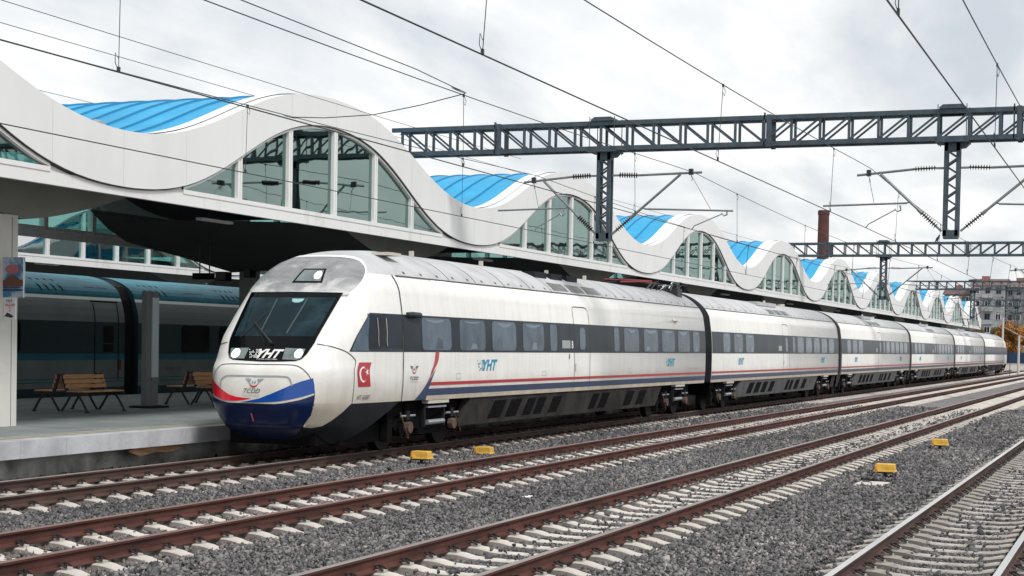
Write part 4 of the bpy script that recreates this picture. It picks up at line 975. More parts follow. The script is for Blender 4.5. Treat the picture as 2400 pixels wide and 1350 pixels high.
# tail carriage
E0 = 52.62+24.95*4; MY = E0*1.0+.42; mirror = 52.2+ (E0+.42)
mb = shell('t', mirror); hull_body(mb, E0+.42, mirror-YB+.001)
tail = mb.build('carriage', [M_cab, M_tgrey, M_skirt], TR, smooth=True, label='rear carriage with rounded tail')
mb = MB(); strip(mb, E0+.45, mirror-27.4, 1.99, 2.73, .004, 0, (1, -1)); mb.build('window_band', M_band, tail)
for nm, z0, z1, m in (('red_stripe', 1.305, 1.372, M_red), ('blue_stripe', 1.10, 1.24, M_navy)):
    mb = MB(); strip(mb, E0+.45, mirror-30.2, z0, z1, .005, 0, (1, -1)); mb.build(nm, m, tail)
roof_bits(E0+.42, mirror-29, [E0+4, E0+9, E0+14], tail, dots=False)
skirts(E0+5.2, E0+19.5, .6, [(E0+7, E0+7.8), (E0+8.2, E0+9), (E0+13, E0+13.8), (E0+14.2, E0+15), (E0+15.4, E0+16.2)], tail)
bogie(E0+3.3, tail); bogie(E0+22.0, tail)
mb = MB(); yc_ = E0-4
mb.tube([(XC-.4, yc_, 4.05), (XC-.2, yc_+1.6, 4.75), (XC-.2, yc_+.2, 5.1)], .04, 5); mb.tube([(XC+.4, yc_, 4.05), (XC+.2, yc_+1.6, 4.75), (XC+.2, yc_+.2, 5.1)], .04, 5)
mb.tube([(XC-.85, yc_+.2, 5.0), (XC-.6, yc_+.2, 5.13), (XC+.6, yc_+.2, 5.13), (XC+.85, yc_+.2, 5.0)], .03, 5); mb.build('pantograph', M_iron, tail)

# ------------------------------------------------------------------ turquoise roofed train on the far side of the platform
XG = -29.85
G_up = mat('green_train_upper', (.22, .235, .235), .5, spec=.25, var=.08, scale=.7); G_mid = mat('green_train_window_zone', (.025, .05, .055), .5, spec=.25, var=.12, scale=1.2)
G_low = mat('green_train_lower', (.20, .225, .225), .5, spec=.25, var=.1, scale=1); G_teal = mat('turquoise_train_paint', (.016, .16, .215), .5, spec=.25, var=.15, scale=1.5); G_line = mat('bright_edge', (.80, .84, .84), .3)
G_dk = mat('dark_teal_base', (.012, .045, .06), .5)
gt = thing('turquoise_train', 'grey train with turquoise roof and stripes standing in shade behind the platform', 'train', (XG, 40, 0))
gh = lambda z: (1.45 if z < 2.6 else (1.45-.17*((z-2.6)/.75)**2 if z < 3.35 else 1.28*max(0, 1-((z-3.35)/.65)**1.9)**.6))
def gcar(y0, y1, wins, door_, label):
    zb_ = [.35, .71, .86, .89, .95, .98, 1.5, 1.68, 2.0, 2.3, 2.61, 2.8, 3.0, 3.15, 3.24, 3.33, 3.4, 3.5, 3.6, 3.7, 3.8, 3.87, 3.93, 3.97, 3.995]
    ms = [4, 2, 3, 2, 3, 2, 3, 1, 1, 1, 0, 0, 0, 0, 5, 3, 3, 3, 3, 3, 3, 3, 3, 3]
    mb = MB()
    for i in range(len(zb_)-1):
        for sg in (1, -1):
            a, b = gh(zb_[i]), gh(zb_[i+1]); mb.add([(XG+sg*a, y0, zb_[i]), (XG+sg*a, y1, zb_[i]), (XG+sg*b, y1, zb_[i+1]), (XG+sg*b, y0, zb_[i+1])], [(0, 1, 2, 3) if sg > 0 else (3, 2, 1, 0)], ms[i])
    n = len(zb_)
    for y in (y0, y1): mb.add([(XG+gh(z), y, z) for z in zb_]+[(XG-gh(z), y, z) for z in zb_[::-1]], [tuple(range(2*n))], 4)
    b = mb.build('carriage', [G_up, G_mid, G_low, G_teal, G_dk, G_line], gt, smooth=False, label=label)
    for a, c in wins:
        mb = MB(); r = .12; P = []
        for cx_, cz_, a0 in ((c-r, 2.55-r, 0), (a+r, 2.55-r, 90), (a+r, 1.76+r, 180), (c-r, 1.76+r, 270)):
            for k in range(5): t_ = math.radians(a0+22.5*k); P.append((cx_+r*math.cos(t_), cz_+r*math.sin(t_)))
        mb.add([(XG+1.458, y, z) for y, z in P], [tuple(range(len(P)))]); mb.add([(XG+1.454, (a+c)/2+(y-(a+c)/2)*1.05, 2.155+(z-2.155)*1.08) for y, z in P], [tuple(range(len(P)))], 1)
        mb.build('window', [M_black, M_dark], b)
    y = y0+.8
    mb = MB()
    while y < y1-.5:
        for q in (0, .32, .64, .96): 
            mb.add([(XG+gh(z)+.012, y+q+d, z) for z, d in ((3.46, 0), (3.60, -.07), (3.80, -.12), (3.78, -.03), (3.58, .03), (3.46, .06))], [(0, 1, 2, 3, 4, 5)])
        y += 4.4
    mb.build('roof_slot', M_dark, b)
    mb = MB(); y = y0+2.9
    while y < y1-1.5:
        for q in (0, .62):
            mb = MB(); mb.add([(XG+gh(3.62)+.012, y+q, 3.62), (XG+gh(3.62)+.012, y+q+.5, 3.62), (XG+gh(3.88)+.012, y+q+.4, 3.88), (XG+gh(3.88)+.012, y+q-.1, 3.88)], [(0, 1, 2, 3)]); mb.build('roof_grille', M_iron, b)
        y += 4.4
    if door_:
        a, c = door_; mb = MB()
        for yy in (a, c):
            for i in range(3, 13): z, z2 = zb_[i], zb_[i+1]; mb.add([(XG+gh(z)+.006, yy-.025, z), (XG+gh(z)+.006, yy+.025, z), (XG+gh(z2)+.006, yy+.025, z2), (XG+gh(z2)+.006, yy-.025, z2)], [(0, 1, 2, 3)])
        mb.add([(XG+gh(3.2)+.01, a-.1, 3.18), (XG+gh(3.2)+.01, c+.1, 3.18), (XG+gh(3.24)+.01, c+.1, 3.23), (XG+gh(3.24)+.01, a-.1, 3.23)], [(0, 1, 2, 3)])
        mb.box(XG+1.45, XG+1.462, a+.42, a+.90, 2.0, 2.5, 0); mb.box(XG+1.45, XG+1.462, a+.42, a+.90, 1.74, 1.96, 0)
        mb.build('door', [M_dark], b)
        mb = MB(); mb.box(XG+1.455, XG+1.48, c+.03, c+.12, 1.2, 1.5); mb.build('handle', mat('dull_red_handle', (.14, .05, .04), .6), b)
    return b
gcar(14, 40.47, [(34.1, 35.67), (31.6, 33.2), (29.1, 30.7)], (39.0, 40.15), 'left grey carriage with a door beside the black gap')
c_ = gcar(41.17, 66, [(43.54, 45.12), (45.75, 47.3), (47.95, 49.5), (50.15, 51.7)], None, 'right grey carriage with dark rounded windows')
mb = MB(); add_text(mb, 'YATAKLI-TCDD', lambda u, z: (XG+gh(z)+.008, u, z), 42.6, 1.18, .9, .09); mb.build('lettering', M_letd, c_)
mb = MB(); mb.prism([(XG+s_*gh(z)*.90, z) for s_, z in [(1, .5), (1, 1.5), (1, 2.6), (1, 3.3), (1, 3.7), (1, 3.9), (-1, 3.9), (-1, 3.7), (-1, 3.3), (-1, 2.6), (-1, 1.5), (-1, .5)]], 'y', 40.4, 41.24); mb.build('gangway', M_dark, gt)

# ------------------------------------------------------------------ overhead line gantries
def gantry(y, label, xr, posts, splices, mid_x, left=-19.0):
    t = thing('overhead_gantry', label, 'gantry', (0, y, 0), 'lattice gantries across the tracks')
    z0, z1, d = 7.22, 7.86, .24
    mb = MB()
    for z in (z0, z1):
        for yy in (y-d, y+d): 
            mb.box(left, xr, yy-.045, yy+.045, z-.055, z-.045+.0); mb.box(left, xr, *( (yy-.05, yy-.038) if yy < y else (yy+.038, yy+.05)), z-.055, z+.055); mb.box(left, xr, yy-.045, yy+.045, z+.045, z+.055)
    xs = []; x = left+.3
    while x < xr: xs.append(x); x += .70
    for i, x in enumerate(xs):
        for yy in (y-d, y+d): mb.box(x-.03, x+.03, yy-.03, yy+.03, z0, z1)
        mb.bar((x, y-d, z0), (x, y+d, z0), .04); mb.bar((x, y-d, z1), (x, y+d, z1), .04)
        if i+1 < len(xs):
            a, b = (z1, z0) if x+.35 < mid_x else (z0, z1)
            for yy in (y-d, y+d): mb.bar((x, yy, a-.04*(1 if a == z1 else -1)), (xs[i+1], yy, b-.04*(1 if b == z1 else -1)), .045, .045, up=(0, 1, 0))
            mb.bar((x, y-d, z1), (xs[i+1], y+d, z1), .03)
    for x in splices: mb.box(x-.055, x+.055, y-d-.06, y-d+.0, z0-.08, z1+.07); mb.box(x-.055, x+.055, y+d, y+d+.06, z0-.08, z1+.07); mb.box(x-.13, x-.10, y-d-.05, y-d+.05, z0-.06, z1+.12)
    mb.build('truss_beam', M_steel, t)
    for xp in posts:
        mb = MB(); w = .14; dd = .11; zt_, zl = z0, 4.93
        for sy in (-1, 1):
            for sx in (-1, 1): mb.box(xp+sx*w-.045, xp+sx*w+.045, y+sy*dd-.03, y+sy*dd+.03, zl, zt_)
            z = zt_-.25; f = 1
            while z > zl+.35: mb.bar((xp-f*w, y+sy*dd, z), (xp+f*w, y+sy*dd, z-.19), .04, .03, up=(0, 1, 0)); z -= .19; f = -f
        mb.box(xp-w-.04, xp+w+.04, y-dd-.03, y+dd+.03, zt_-.28, zt_); mb.box(xp-w-.03, xp+w+.03, y-dd-.03, y+dd+.03, zl-.06, zl+.14)
        mb.box(xp-.38, xp+.38, y-d-.1, y+d+.1, z0-.09, z0-.055); mb.box(xp-.30, xp+.30, y-d-.1, y+d+.1, z1+.055, z1+.10)
        mb.prism([(xp-.30, z1+.10), (xp-.22, z1+.16), (xp+.22, z1+.16), (xp+.30, z1+.10)], 'y', y-d-.06, y+d+.06)
        for sx in (-.33, .33):
            for sy in (-1, 1): mb.cyl((xp+sx, y+sy*(d+.08), z0-.12), (xp+sx, y+sy*(d+.08), z1+.16), .012, 5)
        mb.prism([(xp+.1, z0-.09), (xp+.40, z0-.09), (xp+.30, z0-.2), (xp+.15, z0-.22)], 'y', y-dd, y+dd)
        mb.build('drop_post', M_steel, t)
    return t
def insulator(mb, a, b, mi=1, r=.075, n=8):
    a = Vector(a); b = Vector(b); mb.cyl(a, b, .02, 6, mi); d = (b-a)
    for k in range(n):
        c = a+d*(k+.5)/n; e = d.normalized()*.016; mb.tube([c-e, c, c+e], [.024, r, .024], 8, mi)
def cantilever(y, xp, sg, xm, xw, t, hang_y=0, contact=True):
    # sg=-1 arm towards the station, +1 away; xm messenger x, xw contact x
    arm = MB(); x0 = xp+sg*.2
    zt_ = 6.57; ze = 6.57-.03
    i0, i1 = x0+sg*.18, x0+sg*.68
    arm.bar((x0, y, 6.55), (i0, y, 6.55), .05); insulator(arm, (i0, y, 6.56), (i1, y, 6.54))
    xe = xm+sg*.28
    arm.cyl((i1, y, 6.54), (xe, y, ze-.12 if sg < 0 else 6.58), .030, 8)
    ztube = lambda x: 6.54+((ze-.12 if sg < 0 else 6.58)-6.54)*(x-i1)/(xe-i1)
    xa = xm-sg*.28
    A = Vector((x0+sg*.02, y, 5.05)); B = Vector((xa, y, ztube(xa)-.03)); d = (B-A).normalized()
    arm.bar(A, A+d*.16, .05); insulator(arm, A+d*.16, A+d*.66, r=.08); arm.cyl(A+d*.66, B, .034, 8); arm.cyl(A+d*.62, A+d*.76, .045, 8)
    arm.cyl(B-Vector((sg*.0, 0, .0)), B+Vector((0, 0, .06)), .04, 6)
    # registration tube
    xr0 = x0+sg*.66; zr = 5.46+(.12 if sg > 0 else 0)+(.03)
    k = (xr0-A.x)/(d.x) if abs(d.x) > 1e-4 else 0; P = A+d*k
    P = A+d*1.02
    xr1 = xw+sg*1.05
    arm.cyl((P.x, y, P.z), (P.x+sg*.12, y, P.z-.02), .02, 6); arm.cyl((P.x+sg*.08, y, P.z-.02), (xr1, y, P.z-.02 - (.04 if sg < 0 else .08)), .024, 8)
    zr = P.z-.05
    # steady arm
    if contact:
        s1 = xw-sg*.0 + (.86 if sg < 0 else .86)
        s1 = xw+ (.88 if sg > 0 else .80)
        arm.tube([(s1, y, zr-.02), (s1+.02, y, zr-.14), (s1-.06, y, zr-.17), (s1-.12, y, zr-.10)], .022, 6); arm.tube([(s1-.1, y, zr-.12), (xw+.06, y, 5.24), (xw, y, 5.16)], .014, 6)
    o = arm.build('cantilever_arm', [M_tube, M_ins], t)
    h = MB(); h.box(xm-.05, xm+.05, y-.05, y+.05, ztube(xm)-.05, ztube(xm)+.10); h.tube([(xm, y, ztube(xm)-.05), (xm+.04, y, ztube(xm)-.18), (xm-.0, y, ztube(xm)-.2)], .008, 5); h.tube([(xm, y, ztube(xm)-.05), (xm+(.15 if sg < 0 else .52), y, zr)], .006, 4)
    h.build('wire_clamp', M_wire, o)
GYS = [39.4, 86.6, 133.9, 181.0]
names = ['nearest dark lattice gantry spanning the tracks with two drop posts and insulated arms', 'second dark lattice gantry in front of the red brick chimney', 'third lattice gantry in front of the grey apartment block', 'farthest lattice gantry behind the tail of the white train']
for i, y in enumerate(GYS):
    g_ = gantry(y, names[i], 12, (-13.05, -4.38), (-15.9, -8.75, -2.87), -8.75, -19.0 if i == 0 else -18.2)
    for xp, sg, xm, xw in ((-13.05, -1, -15.0, -14.95), (-13.05, 1, -10.77, -10.72), (-4.38, -1, -6.34, -6.38), (-4.38, 1, -2.1, -2.1)):
        cantilever(y, xp, sg, xm, xw, g_)
for x, y in ((-18.9, 39.4),):
    pass
# bird on the second gantry, small perched
t = thing('perched_bird', 'small dark pigeon perched on top of the second gantry beam', 'bird', (-10.3, 86.6, 7.92))
mb = MB(); mb.tube([(-10.42, 86.6, 7.93), (-10.36, 86.6, 8.0), (-10.3, 86.6, 8.09), (-10.25, 86.6, 8.17), (-10.23, 86.6, 8.23), (-10.2, 86.6, 8.27), (-10.16, 86.6, 8.27)], [.015, .05, .075, .055, .035, .045, .01], 8)
mb.tube([(-10.29, 86.58, 7.92), (-10.29, 86.58, 8.03)], .012, 4); mb.tube([(-10.27, 86.63, 7.92), (-10.27, 86.63, 8.03)], .012, 4)
mb.build('body', M_iron, t, smooth=True)
for bx_, by_, bz_, lb in ((-17.2, 160, 7.45, 'dark bird sitting on the farthest visible blue roof'),):
    t = thing('perched_bird', lb, 'bird', (bx_, by_, bz_)); mb = MB()
    mb.tube([(bx_-.3, by_, bz_+.05), (bx_-.1, by_, bz_+.15), (bx_+.05, by_, bz_+.25), (bx_+.15, by_, bz_+.34), (bx_+.25, by_, bz_+.35)], [.03, .1, .1, .06, .01], 7); mb.tube([(bx_, by_, bz_-.02), (bx_, by_, bz_+.16)], .02, 4); mb.build('body', M_iron, t, smooth=True)

# wires
GA = [-7.8]+GYS+[228]
def mess(y, xm, za=6.62, sag=.32):
    for a, b in zip(GA[:-1], GA[1:]):
        if a <= y <= b: u = (y-a)/(b-a); return za-4*sag*u*(1-u)
    return za
def catenary(xm, xws, name, label_m, label_c, ymax=200, drops=True, dstep=7.2, d0=0):
    tm = thing('messenger_wire', label_m, 'overhead wire', (xm, 39.4, 6.62), 'upper wires of the overhead line')
    mb = MB(); ys = [y for y in np.arange(2, ymax, 2.36)]
    mb.tube([(xm, y, mess(y, xm)) for y in ys], .0085, 5); mb.build('wire', M_wire, tm)
    xw = lambda y: float(np.interp(y, GA, xws))
    y = d0
    while y < min(ymax, 140):
        if y > 2 and min(abs(y-g_) for g_ in GA) > 1.5:
            mb = MB(); zt_ = mess(y, xm); r = .0055 if y < 60 else .009
            mb.tube([(xm, y, zt_), ((xm+xw(y))/2, y, (zt_+5.2)/2), (xw(y), y, 5.17)], r, 4)
            mb.tube([(xw(y), y, 5.17), (xw(y)-.025, y-.03, 5.25), (xw(y)-.01, y-.05, 5.36), (xw(y), y, 5.30)], r*.9, 4); mb.tube([(xm, y, zt_), (xm+.03, y+.04, zt_-.1), (xm+.01, y+.05, zt_-.17), (xm, y, zt_-.12)], r*.9, 4)
            mb.box(xw(y)-.012, xw(y)+.012, y-.02, y+.02, 5.15, 5.21); mb.box(xm-.012, xm+.012, y-.03, y+.03, zt_-.03, zt_+.015)
            mb.build('dropper', M_wire, tm)
        y += dstep
    tcw = thing('contact_wire', label_c, 'overhead wire', (xws[1], 39.4, 5.15), 'contact wires over the tracks')
    mb = MB(); mb.tube([(xw(y), y, 5.15) for y in list(np.arange(2, ymax, 2.36))], .0095, 5); mb.build('wire', M_wire, tcw)
    return tm
catenary(-15.0, [-15.08, -15.0, -15.15, -15.0, -15.2, -15.0], 'a', 'upper wire above the white train, looping down from the left', 'contact wire straight above the roof of the white train', d0=25.0-19.4, dstep=9.7)
catenary(-10.77, [-10.85, -10.72, -10.9, -10.72, -10.9, -10.9], 'b', 'upper wire over the first empty track, crossing the picture centre', 'contact wire over the first empty track beside the train', d0=15.2-9.7, dstep=9.7)
catenary(-6.34, [-6.45, -6.38, -6.5, -6.38, -6.5, -6.4], 'c', 'upper wire over the middle empty track', 'contact wire over the middle empty track', d0=15.3-9.7, dstep=9.7)
catenary(-2.1, [-2.12, -2.1, -2.15, -2.1, -2.15, -2.1], 'd', 'steep upper wire in the top right corner', 'contact wire in the top right corner above the polished rails', d0=14.5, dstep=9.7)
def wire(pts, label, r=.008):
    t = thing('feeder_wire', label, 'overhead wire', pts[len(pts)//2], 'thin loose wires of the overhead line'); mb = MB(); mb.tube(pts, r, 5); mb.build('wire', M_wire, t)
wire([(-16.0, 2+3*k, 7.17+.00035*((2+3*k)-27)**2*(1 if k > 8 else .0)) for k in range(14)], 'thin wire highest at the left, running down to the nearest gantry', .0065)
wire([(-24.0, 14+4*k, 9.14+.004*k) for k in range(30)], 'thin wire that vanishes behind the first roof crest', .009)
wire([(-29.85, 20+4*k, 9.24) for k in range(30)], 'faint thin wire dipping behind the nearest blue roof', .008)
wire([(-10.62, 2+2.3*k, 6.44-.0035*k) for k in range(10)]+[(-10.77, 24.9, 6.40)], 'second thin wire running close beside the upper wire at top left', .008)
# jumper between the two catenaries with clamps
jp = [(-15.0, 26.6, 6.36), (-14.2, 26.4, 6.29), (-13.0, 26.0, 6.25), (-11.8, 25.4, 6.29), (-10.77, 24.95, 6.38)]
t = thing('jumper_cable', 'curved jumper cable with clamps joining two wires above the first arch', 'cable', jp[2]); mb = MB(); mb.tube(jp, .009, 5); mb.build('wire', M_wire, t)
for p_, q_ in (((-15.0, 26.25, 6.36), (-15.0, 26.75, 6.36)), ((-10.77, 24.4, 6.40), (-10.77, 25.0, 6.40))): mb = MB(); mb.tube([p_, Vector(p_).lerp(Vector(q_), .3), Vector(p_).lerp(Vector(q_), .7), q_], [.010, .020, .020, .010], 6); mb.build('clamp', M_silver, t)

# ------------------------------------------------------------------ trackside yellow boxes
def ybox(x, y, label, high, rot=0):
    t = thing('trackside_box', label, 'signal box', (x, y, GZ), 'yellow boxes between the tracks')
    z = GZ+(.20 if high else .10); mb = MB(); a, b = .19, .13
    V = []
    for s_, zz in ((1.08, z), (1.0, z+.03), (.97, z+.035), (.90, z+.135), (.84, z+.145)):
        V += [(x-a*s_, y-b*s_, zz), (x+a*s_, y-b*s_, zz), (x+a*s_, y+b*s_, zz), (x-a*s_, y+b*s_, zz)]
    F = [(i*4+j, i*4+(j+1) % 4, (i+1)*4+(j+1) % 4, (i+1)*4+j) for i in range(4) for j in range(4)]+[(16, 17, 18, 19), (3, 2, 1, 0)]
    mb.add(V, F); mb.build('cover', M_yel, t)
    mb = MB()
    if high: 
        mb.cyl((x, y, GZ-.02), (x, y, z), .035, 8); mb.box(x-.14, x+.14, y-.1, y+.1, z-.03, z-.004); mb.tube([(x+.2, y-.05, z-.02), (x+.23, y-.08, z-.12), (x+.18, y-.1, GZ)], .014, 5); mb.tube([(x-.2, y, z-.02), (x-.26, y-.05, z-.1), (x-.22, y-.1, GZ)], .014, 5)
    else: mb.box(x-.22, x+.22, y-.16, y+.16, GZ, z-.004)
    mb.build('stand', M_iron, t)
    mb = MB(); mb.box(x-.16, x-.12, y-b*1.02-.02, y-b*.94, z+.03, z+.10); mb.build('latch', M_yel, t)
ybox(-13.14, 28.6, 'orange-yellow box on a short post beside the train, left of its twin', True)
ybox(-13.22, 32.0, 'bright yellow rounded box lying low on the ballast beside the train', False)
ybox(-4.50, 30.7, 'yellow box standing behind the pale concrete slab, nearest the polished rails', True)
ybox(-4.60, 40.2, 'yellow box on dark ballast, farther of the two near the polished rails', True)
t = thing('concrete_cover', 'pale flat concrete slab with a bent wire handle beside a yellow box', 'slab', (-4.55, 29.4, GZ))
mb = MB(); mb.box(-4.85, -4.27, 28.75, 30.1, GZ-.02, GZ+.05); mb.build('slab', M_sleep, t)
mb = MB(); mb.tube([(-4.66, 28.95, GZ+.05), (-4.66, 28.95, GZ+.11), (-4.63, 28.95, GZ+.13), (-4.51, 28.95, GZ+.13), (-4.48, 28.95, GZ+.11), (-4.48, 28.95, GZ+.05)], .009, 5); mb.build('handle', M_iron, t)
t = thing('litter_scrap', 'crumpled white plastic scrap lying on the gravel between two tracks', 'litter', (-8.91, 23.3, -.2))
mb = MB(); r_ = random.Random(9); mb.grid(lambda u, v: (-8.91+.05*u+.012*r_.random(), 23.3+.06*v, -.200+.03*r_.random()), [-1, -.5, 0, .5, 1], [-1, -.5, 0, .5, 1]); mb.build('film', M_letw, t)
mb = MB(); mb.add([(-8.88, 23.26, -.18), (-8.82, 23.28, -.19), (-8.81, 23.34, -.165), (-8.87, 23.31, -.16)], [(0, 1, 2, 3)]); mb.build('torn_flap', M_letw, t)
# track cable with clips along the inner side of two rails
t = thing('track_cable', 'thin black cable clipped along the first empty track rail', 'cable', (-11.6, 30, -.16)); mb = MB(); P = [(-11.55+.03*math.sin(k*1.1), 24+.5*k, -.165+.012*math.sin(k*2)) for k in range(28)]; mb.tube(P, .011, 5); mb.tube([P[-1], (-11.2, 37.7, -.15), (-10.6, 37.9, -.16)], .011, 5); mb.build('cable', M_iron, t)
t = thing('track_cable', 'thin black cable clipped along the middle empty track rail', 'cable', (-7.2, 22, -.16)); mb = MB(); P = [(-7.16+.03*math.sin(k*1.1), 20+.5*k, -.165+.012*math.sin(k*2)) for k in range(26)]; mb.tube(P, .011, 5); mb.tube([P[-1], (-6.9, 32.7, -.15), (-6.3, 32.9, -.16)], .011, 5); mb.build('cable', M_iron, t)

# ------------------------------------------------------------------ far background
t = thing('brick_chimney', 'tall red brick factory chimney behind the station roof', 'chimney', (-47, 250, 0))
mb = MB(); mb.tube([(-47, 250, -.4), (-47, 250, 8), (-47, 250, 16), (-47, 250, 22.9), (-47, 250, 23.1), (-47, 250, 23.6)], [1.15, 1.02, .92, .84, .92, .92], 20); mb.build('stack', M_brick, t, smooth=False)
mb = MB(); mb.tube([(-47, 250, 23.6), (-47, 250, 23.75)], [.88, .80], 20); mb.build('rim', M_gasket, t)
def block(name, label, x0, x1, y, zt_, colr, floors, cols, roofc, balc=True, depth=14, grp='apartment blocks beyond the station'):
    t = thing(name, label, 'building', ((x0+x1)/2, y+depth/2, 0), grp)
    wm_ = mat('wall_'+label[:12], colr, .9, var=.2, scale=.25)
    mb = MB(); mb.box(x0, x1, y, y+depth, -.4, zt_); w = mb.build('wall', wm_, t)
    mb = MB(); mb.prism([(y-.5, zt_), (y+depth+.5, zt_), (y+depth*.6, zt_+1.5), (y+depth*.4, zt_+1.5)], 'x', x0-.4, x1+.4); mb.build('roof', mat('roof_'+label[:12], roofc, .9, var=.2, scale=.5), t)
    fh = zt_/floors; cw = (x1-x0)/cols
    for i in range(floors):
        for j in range(cols):
            r = rnd.random(); a = x0+cw*(j+.5); z = fh*(i+.35)
            mb = MB(); ww = cw*rnd.uniform(.22, .3)
            mb.box(a-ww, a+ww, y-.06, y+.02, z, z+fh*.5, 0); mb.box(a-ww+.1, a-.05, y-.09, y-.05, z+.1, z+fh*.5-.1, 1); mb.box(a+.05, a+ww-.1, y-.09, y-.05, z+.1, z+fh*.5-.1, 1)
            mb.build('window', [M_white2 if r < .5 else mat('grey_shutter', (.16, .16, .165), .8), M_band], t)
        if balc and cols > 2:
            mb = MB(); k = 1; mb.box(x0+cw*k, x0+cw*(k+1), y-1.1, y, fh*i+.05, fh*i+.9); mb.build('balcony', wm_, t)
    mb = MB(); mb.box(x0+1.5, x0+2.9, y+4, y+6, zt_, zt_+2.0); mb.build('chimney', mat('pink_brick', (.26, .14, .13), .9), t)
block('apartment_building', 'grey apartment block with reddish roof behind the last canopy waves', -37.6, -32.0, 330, 13.6, (.19, .19, .195), 5, 3, (.12, .085, .08))
block('apartment_building', 'taller pale grey apartment block in the middle of the far row', -31.9, -25.8, 325, 15.2, (.30, .31, .32), 6, 3, (.16, .11, .105))
block('apartment_building', 'dark slate apartment block at the right edge of the far row', -25.6, -19.5, 328, 15.0, (.18, .19, .205), 6, 4, (.17, .12, .115))
block('apartment_building', 'long dark apartment block cut by the right picture edge', -19.3, -6, 334, 15.4, (.17, .175, .185), 6, 6, (.16, .115, .11))
def tree(x, y, h, r, label, leafm, n, seed, group='trees beyond the end of the train', cat='tree'):
    t = thing('tree', label, cat, (x, y, -.4), group); q = random.Random(seed)
    mb = MB(); mb.tube([(x, y, -.4), (x+.1, y, h*.25), (x-.1, y, h*.5), (x+.05, y, h*.8)], [h*.035, h*.028, h*.018, h*.006], 7)
    for k in range(9):
        a = q.random()*6.28; z = h*(.25+.05*k); mb.tube([(x, y, z), (x+math.cos(a)*r*.4, y+math.sin(a)*r*.4, z+h*.12), (x+math.cos(a)*r*.75, y+math.sin(a)*r*.75, z+h*.2)], [h*.012, h*.008, h*.003], 5)
    mb.build('trunk', mat('bark_grey', (.10, .08, .065), .9), t)
    mb = MB(); cl = []
    for k in range(26):
        a = q.random()*6.28; b = q.random(); rr = r*math.sqrt(q.random())*.8; cl.append((x+math.cos(a)*rr, y+math.sin(a)*rr, h*(.35+.58*b)*(1-.10*rr/r), r*q.uniform(.18, .36)))
    for k in range(n):
        c = q.choice(cl); d = Vector((q.gauss(0, 1), q.gauss(0, 1), q.gauss(0, .8))).normalized()*c[3]*q.random()**.4; p_ = Vector(c[:3])+d; s_ = q.uniform(.06, .15)*r/3
        u = Vector((q.gauss(0, 1), q.gauss(0, 1), q.gauss(0, 1))).normalized(); v = u.orthogonal().normalized()
        mb.add([p_-u*s_-v*s_*.6, p_+u*s_-v*s_*.6, p_+u*s_+v*s_*.6, p_-u*s_+v*s_*.6], [(0, 1, 2, 3)], 0 if q.random() < .6 else 1)
    mb.build('crown', leafm, t)
M_or = [mat('orange_autumn_leaf', (.33, .15, .04), .8, var=.35, scale=.6), mat('ochre_autumn_leaf', (.30, .14, .03), .8, var=.2, scale=.6)]
M_br = [mat('brown_leaf', (.12, .08, .03), .8), mat('olive_leaf', (.10, .10, .04), .8)]
tree(-17.4, 235, 6.6, 2.6, 'orange autumn tree nearest the tail of the train', M_or, 11000, 1)
tree(-13.5, 238, 7.4, 3.0, 'large orange autumn tree at the right picture edge', M_or, 13000, 2)
tree(-20.4, 245, 6.2, 2.2, 'brownish olive tree behind the end of the canopy', M_br, 8000, 3)
tree(-10.0, 242, 7.0, 3.0, 'orange tree just beyond the right picture edge', M_or, 7000, 4)
tree(-23.6, 250, 6.0, 2.4, 'dark olive tree half hidden by the last canopy wave', M_br, 6000, 5)
t = thing('low_wall', 'pale low concrete wall beyond the end of the tracks', 'wall', (-10, 214, 0)); mb = MB(); mb.box(-30, 12, 213.8, 214.1, -.4, .75); mb.box(-30, 12, 213.75, 214.15, .75, .82); mb.build('wall', mat('pale_wall', (.60, .56, .52), .9, var=.08, scale=.5), t)
t = thing('blue_fence', 'dark navy panel fence above the pale wall at the far right', 'fence', (-10, 222, 0)); mb = MB()
for k in range(16): x = -24+2.4*k; mb.box(x+.04, x+2.36, 222, 222.08, -.4, 2.25); mb.box(x-.05, x+.05, 221.95, 222.13, -.4, 2.4)
mb.build('panel', mat('navy_fence', (.015, .035, .08), .6, var=.2, scale=.6), t)
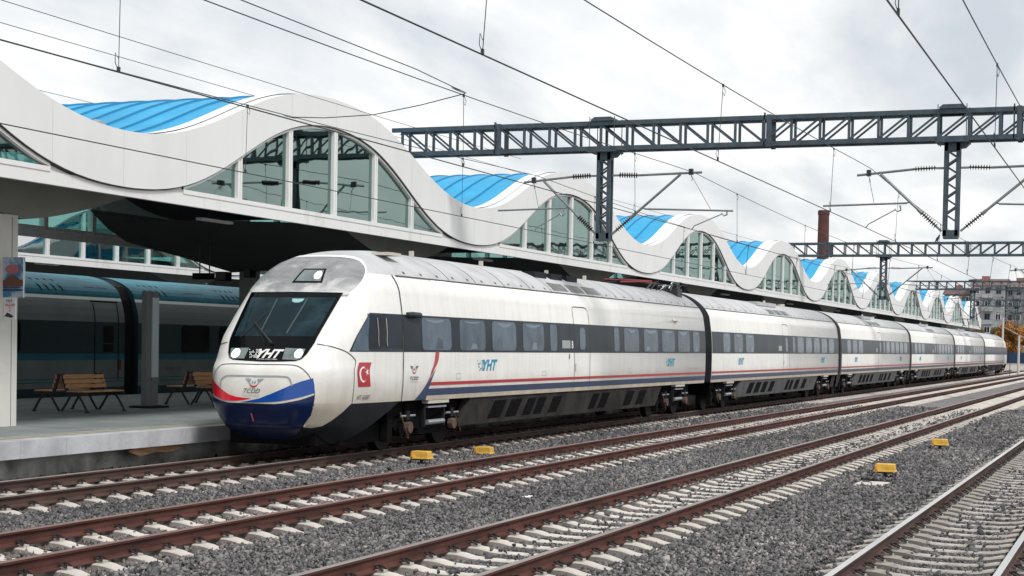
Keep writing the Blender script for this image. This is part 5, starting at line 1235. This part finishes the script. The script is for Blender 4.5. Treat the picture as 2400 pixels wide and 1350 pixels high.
def van(x, y, label, c, s_=1.):
    t = thing('parked_van', label, 'van', (x, y, -.4), 'vehicles parked beyond the fence'); z = -.4
    mb = MB(); mb.prism([(x-2.3, z+.45), (x+2.4, z+.45), (x+2.4, z+1.1), (x+2.0, z+1.3), (x+1.5, z+2.05), (x-2.1, z+2.15), (x-2.3, z+1.8)], 'y', y-.95, y+.95); mb.build('body', c, t)
    mb = MB(); mb.prism([(x+1.0, z+1.35), (x+1.85, z+1.35), (x+1.42, z+1.98), (x+1.0, z+1.98)], 'y', y-.96, y+.96); mb.prism([(x-1.9, z+1.35), (x+.85, z+1.35), (x+.85, z+1.95), (x-1.9, z+1.95)], 'y', y-.96, y+.96); mb.build('window', M_band, t)
    for dx_ in (-1.4, 1.5):
        for dy_ in (-.8, .8):
            mb = MB(); mb.cyl((x+dx_, y+dy_-.12, z+.34), (x+dx_, y+dy_+.12, z+.34), .34, 14); mb.build('wheel', M_under, t)
    return t
van(-15.2, 226, 'pale grey van parked behind the navy fence, left of the other', mat('pale_van_paint', (.55, .57, .58), .4))
van(-9.2, 226.5, 'white van parked behind the navy fence near the picture edge', M_letw)
def mast(x, y, h, label, m=None, arm=True):
    t = thing('concrete_mast', label, 'mast', (x, y, -.4), 'pale masts beyond the train tail'); mb = MB(); mb.tube([(x, y, -.4), (x, y, h)], [.16, .10], 10); mb.build('pole', m or mat('pale_mast', (.50, .50, .48), .8), t)
    mb = MB()
    if arm: mb.tube([(x, y, h-1.0), (x+2.2, y, h-2.2), (x+2.6, y, h-2.3)], .045, 6); mb.tube([(x, y, h-.3), (x+2.0, y, h-.35)], .035, 6)
    else: mb.box(x-.14, x+.14, y-.14, y+.14, h, h+.05)
    mb.build('arm', M_tube, t)
mast(-15.9, 200, 6.3, 'tall pale concrete mast just right of the train tail'); mast(-13.75, 196, 4.3, 'short pale post near the right picture edge', arm=False)
t = thing('marker_post', 'thin dark post standing beside the far rails near the train tail', 'post', (-13.2, 176, 0)); mb = MB(); mb.cyl((-13.2, 176, -.3), (-13.2, 176, 1.9), .03, 6); mb.box(-13.26, -13.14, 175.95, 176.0, 1.7, 1.95); mb.build('post', M_iron, t)
print('objects', len(bpy.data.objects))
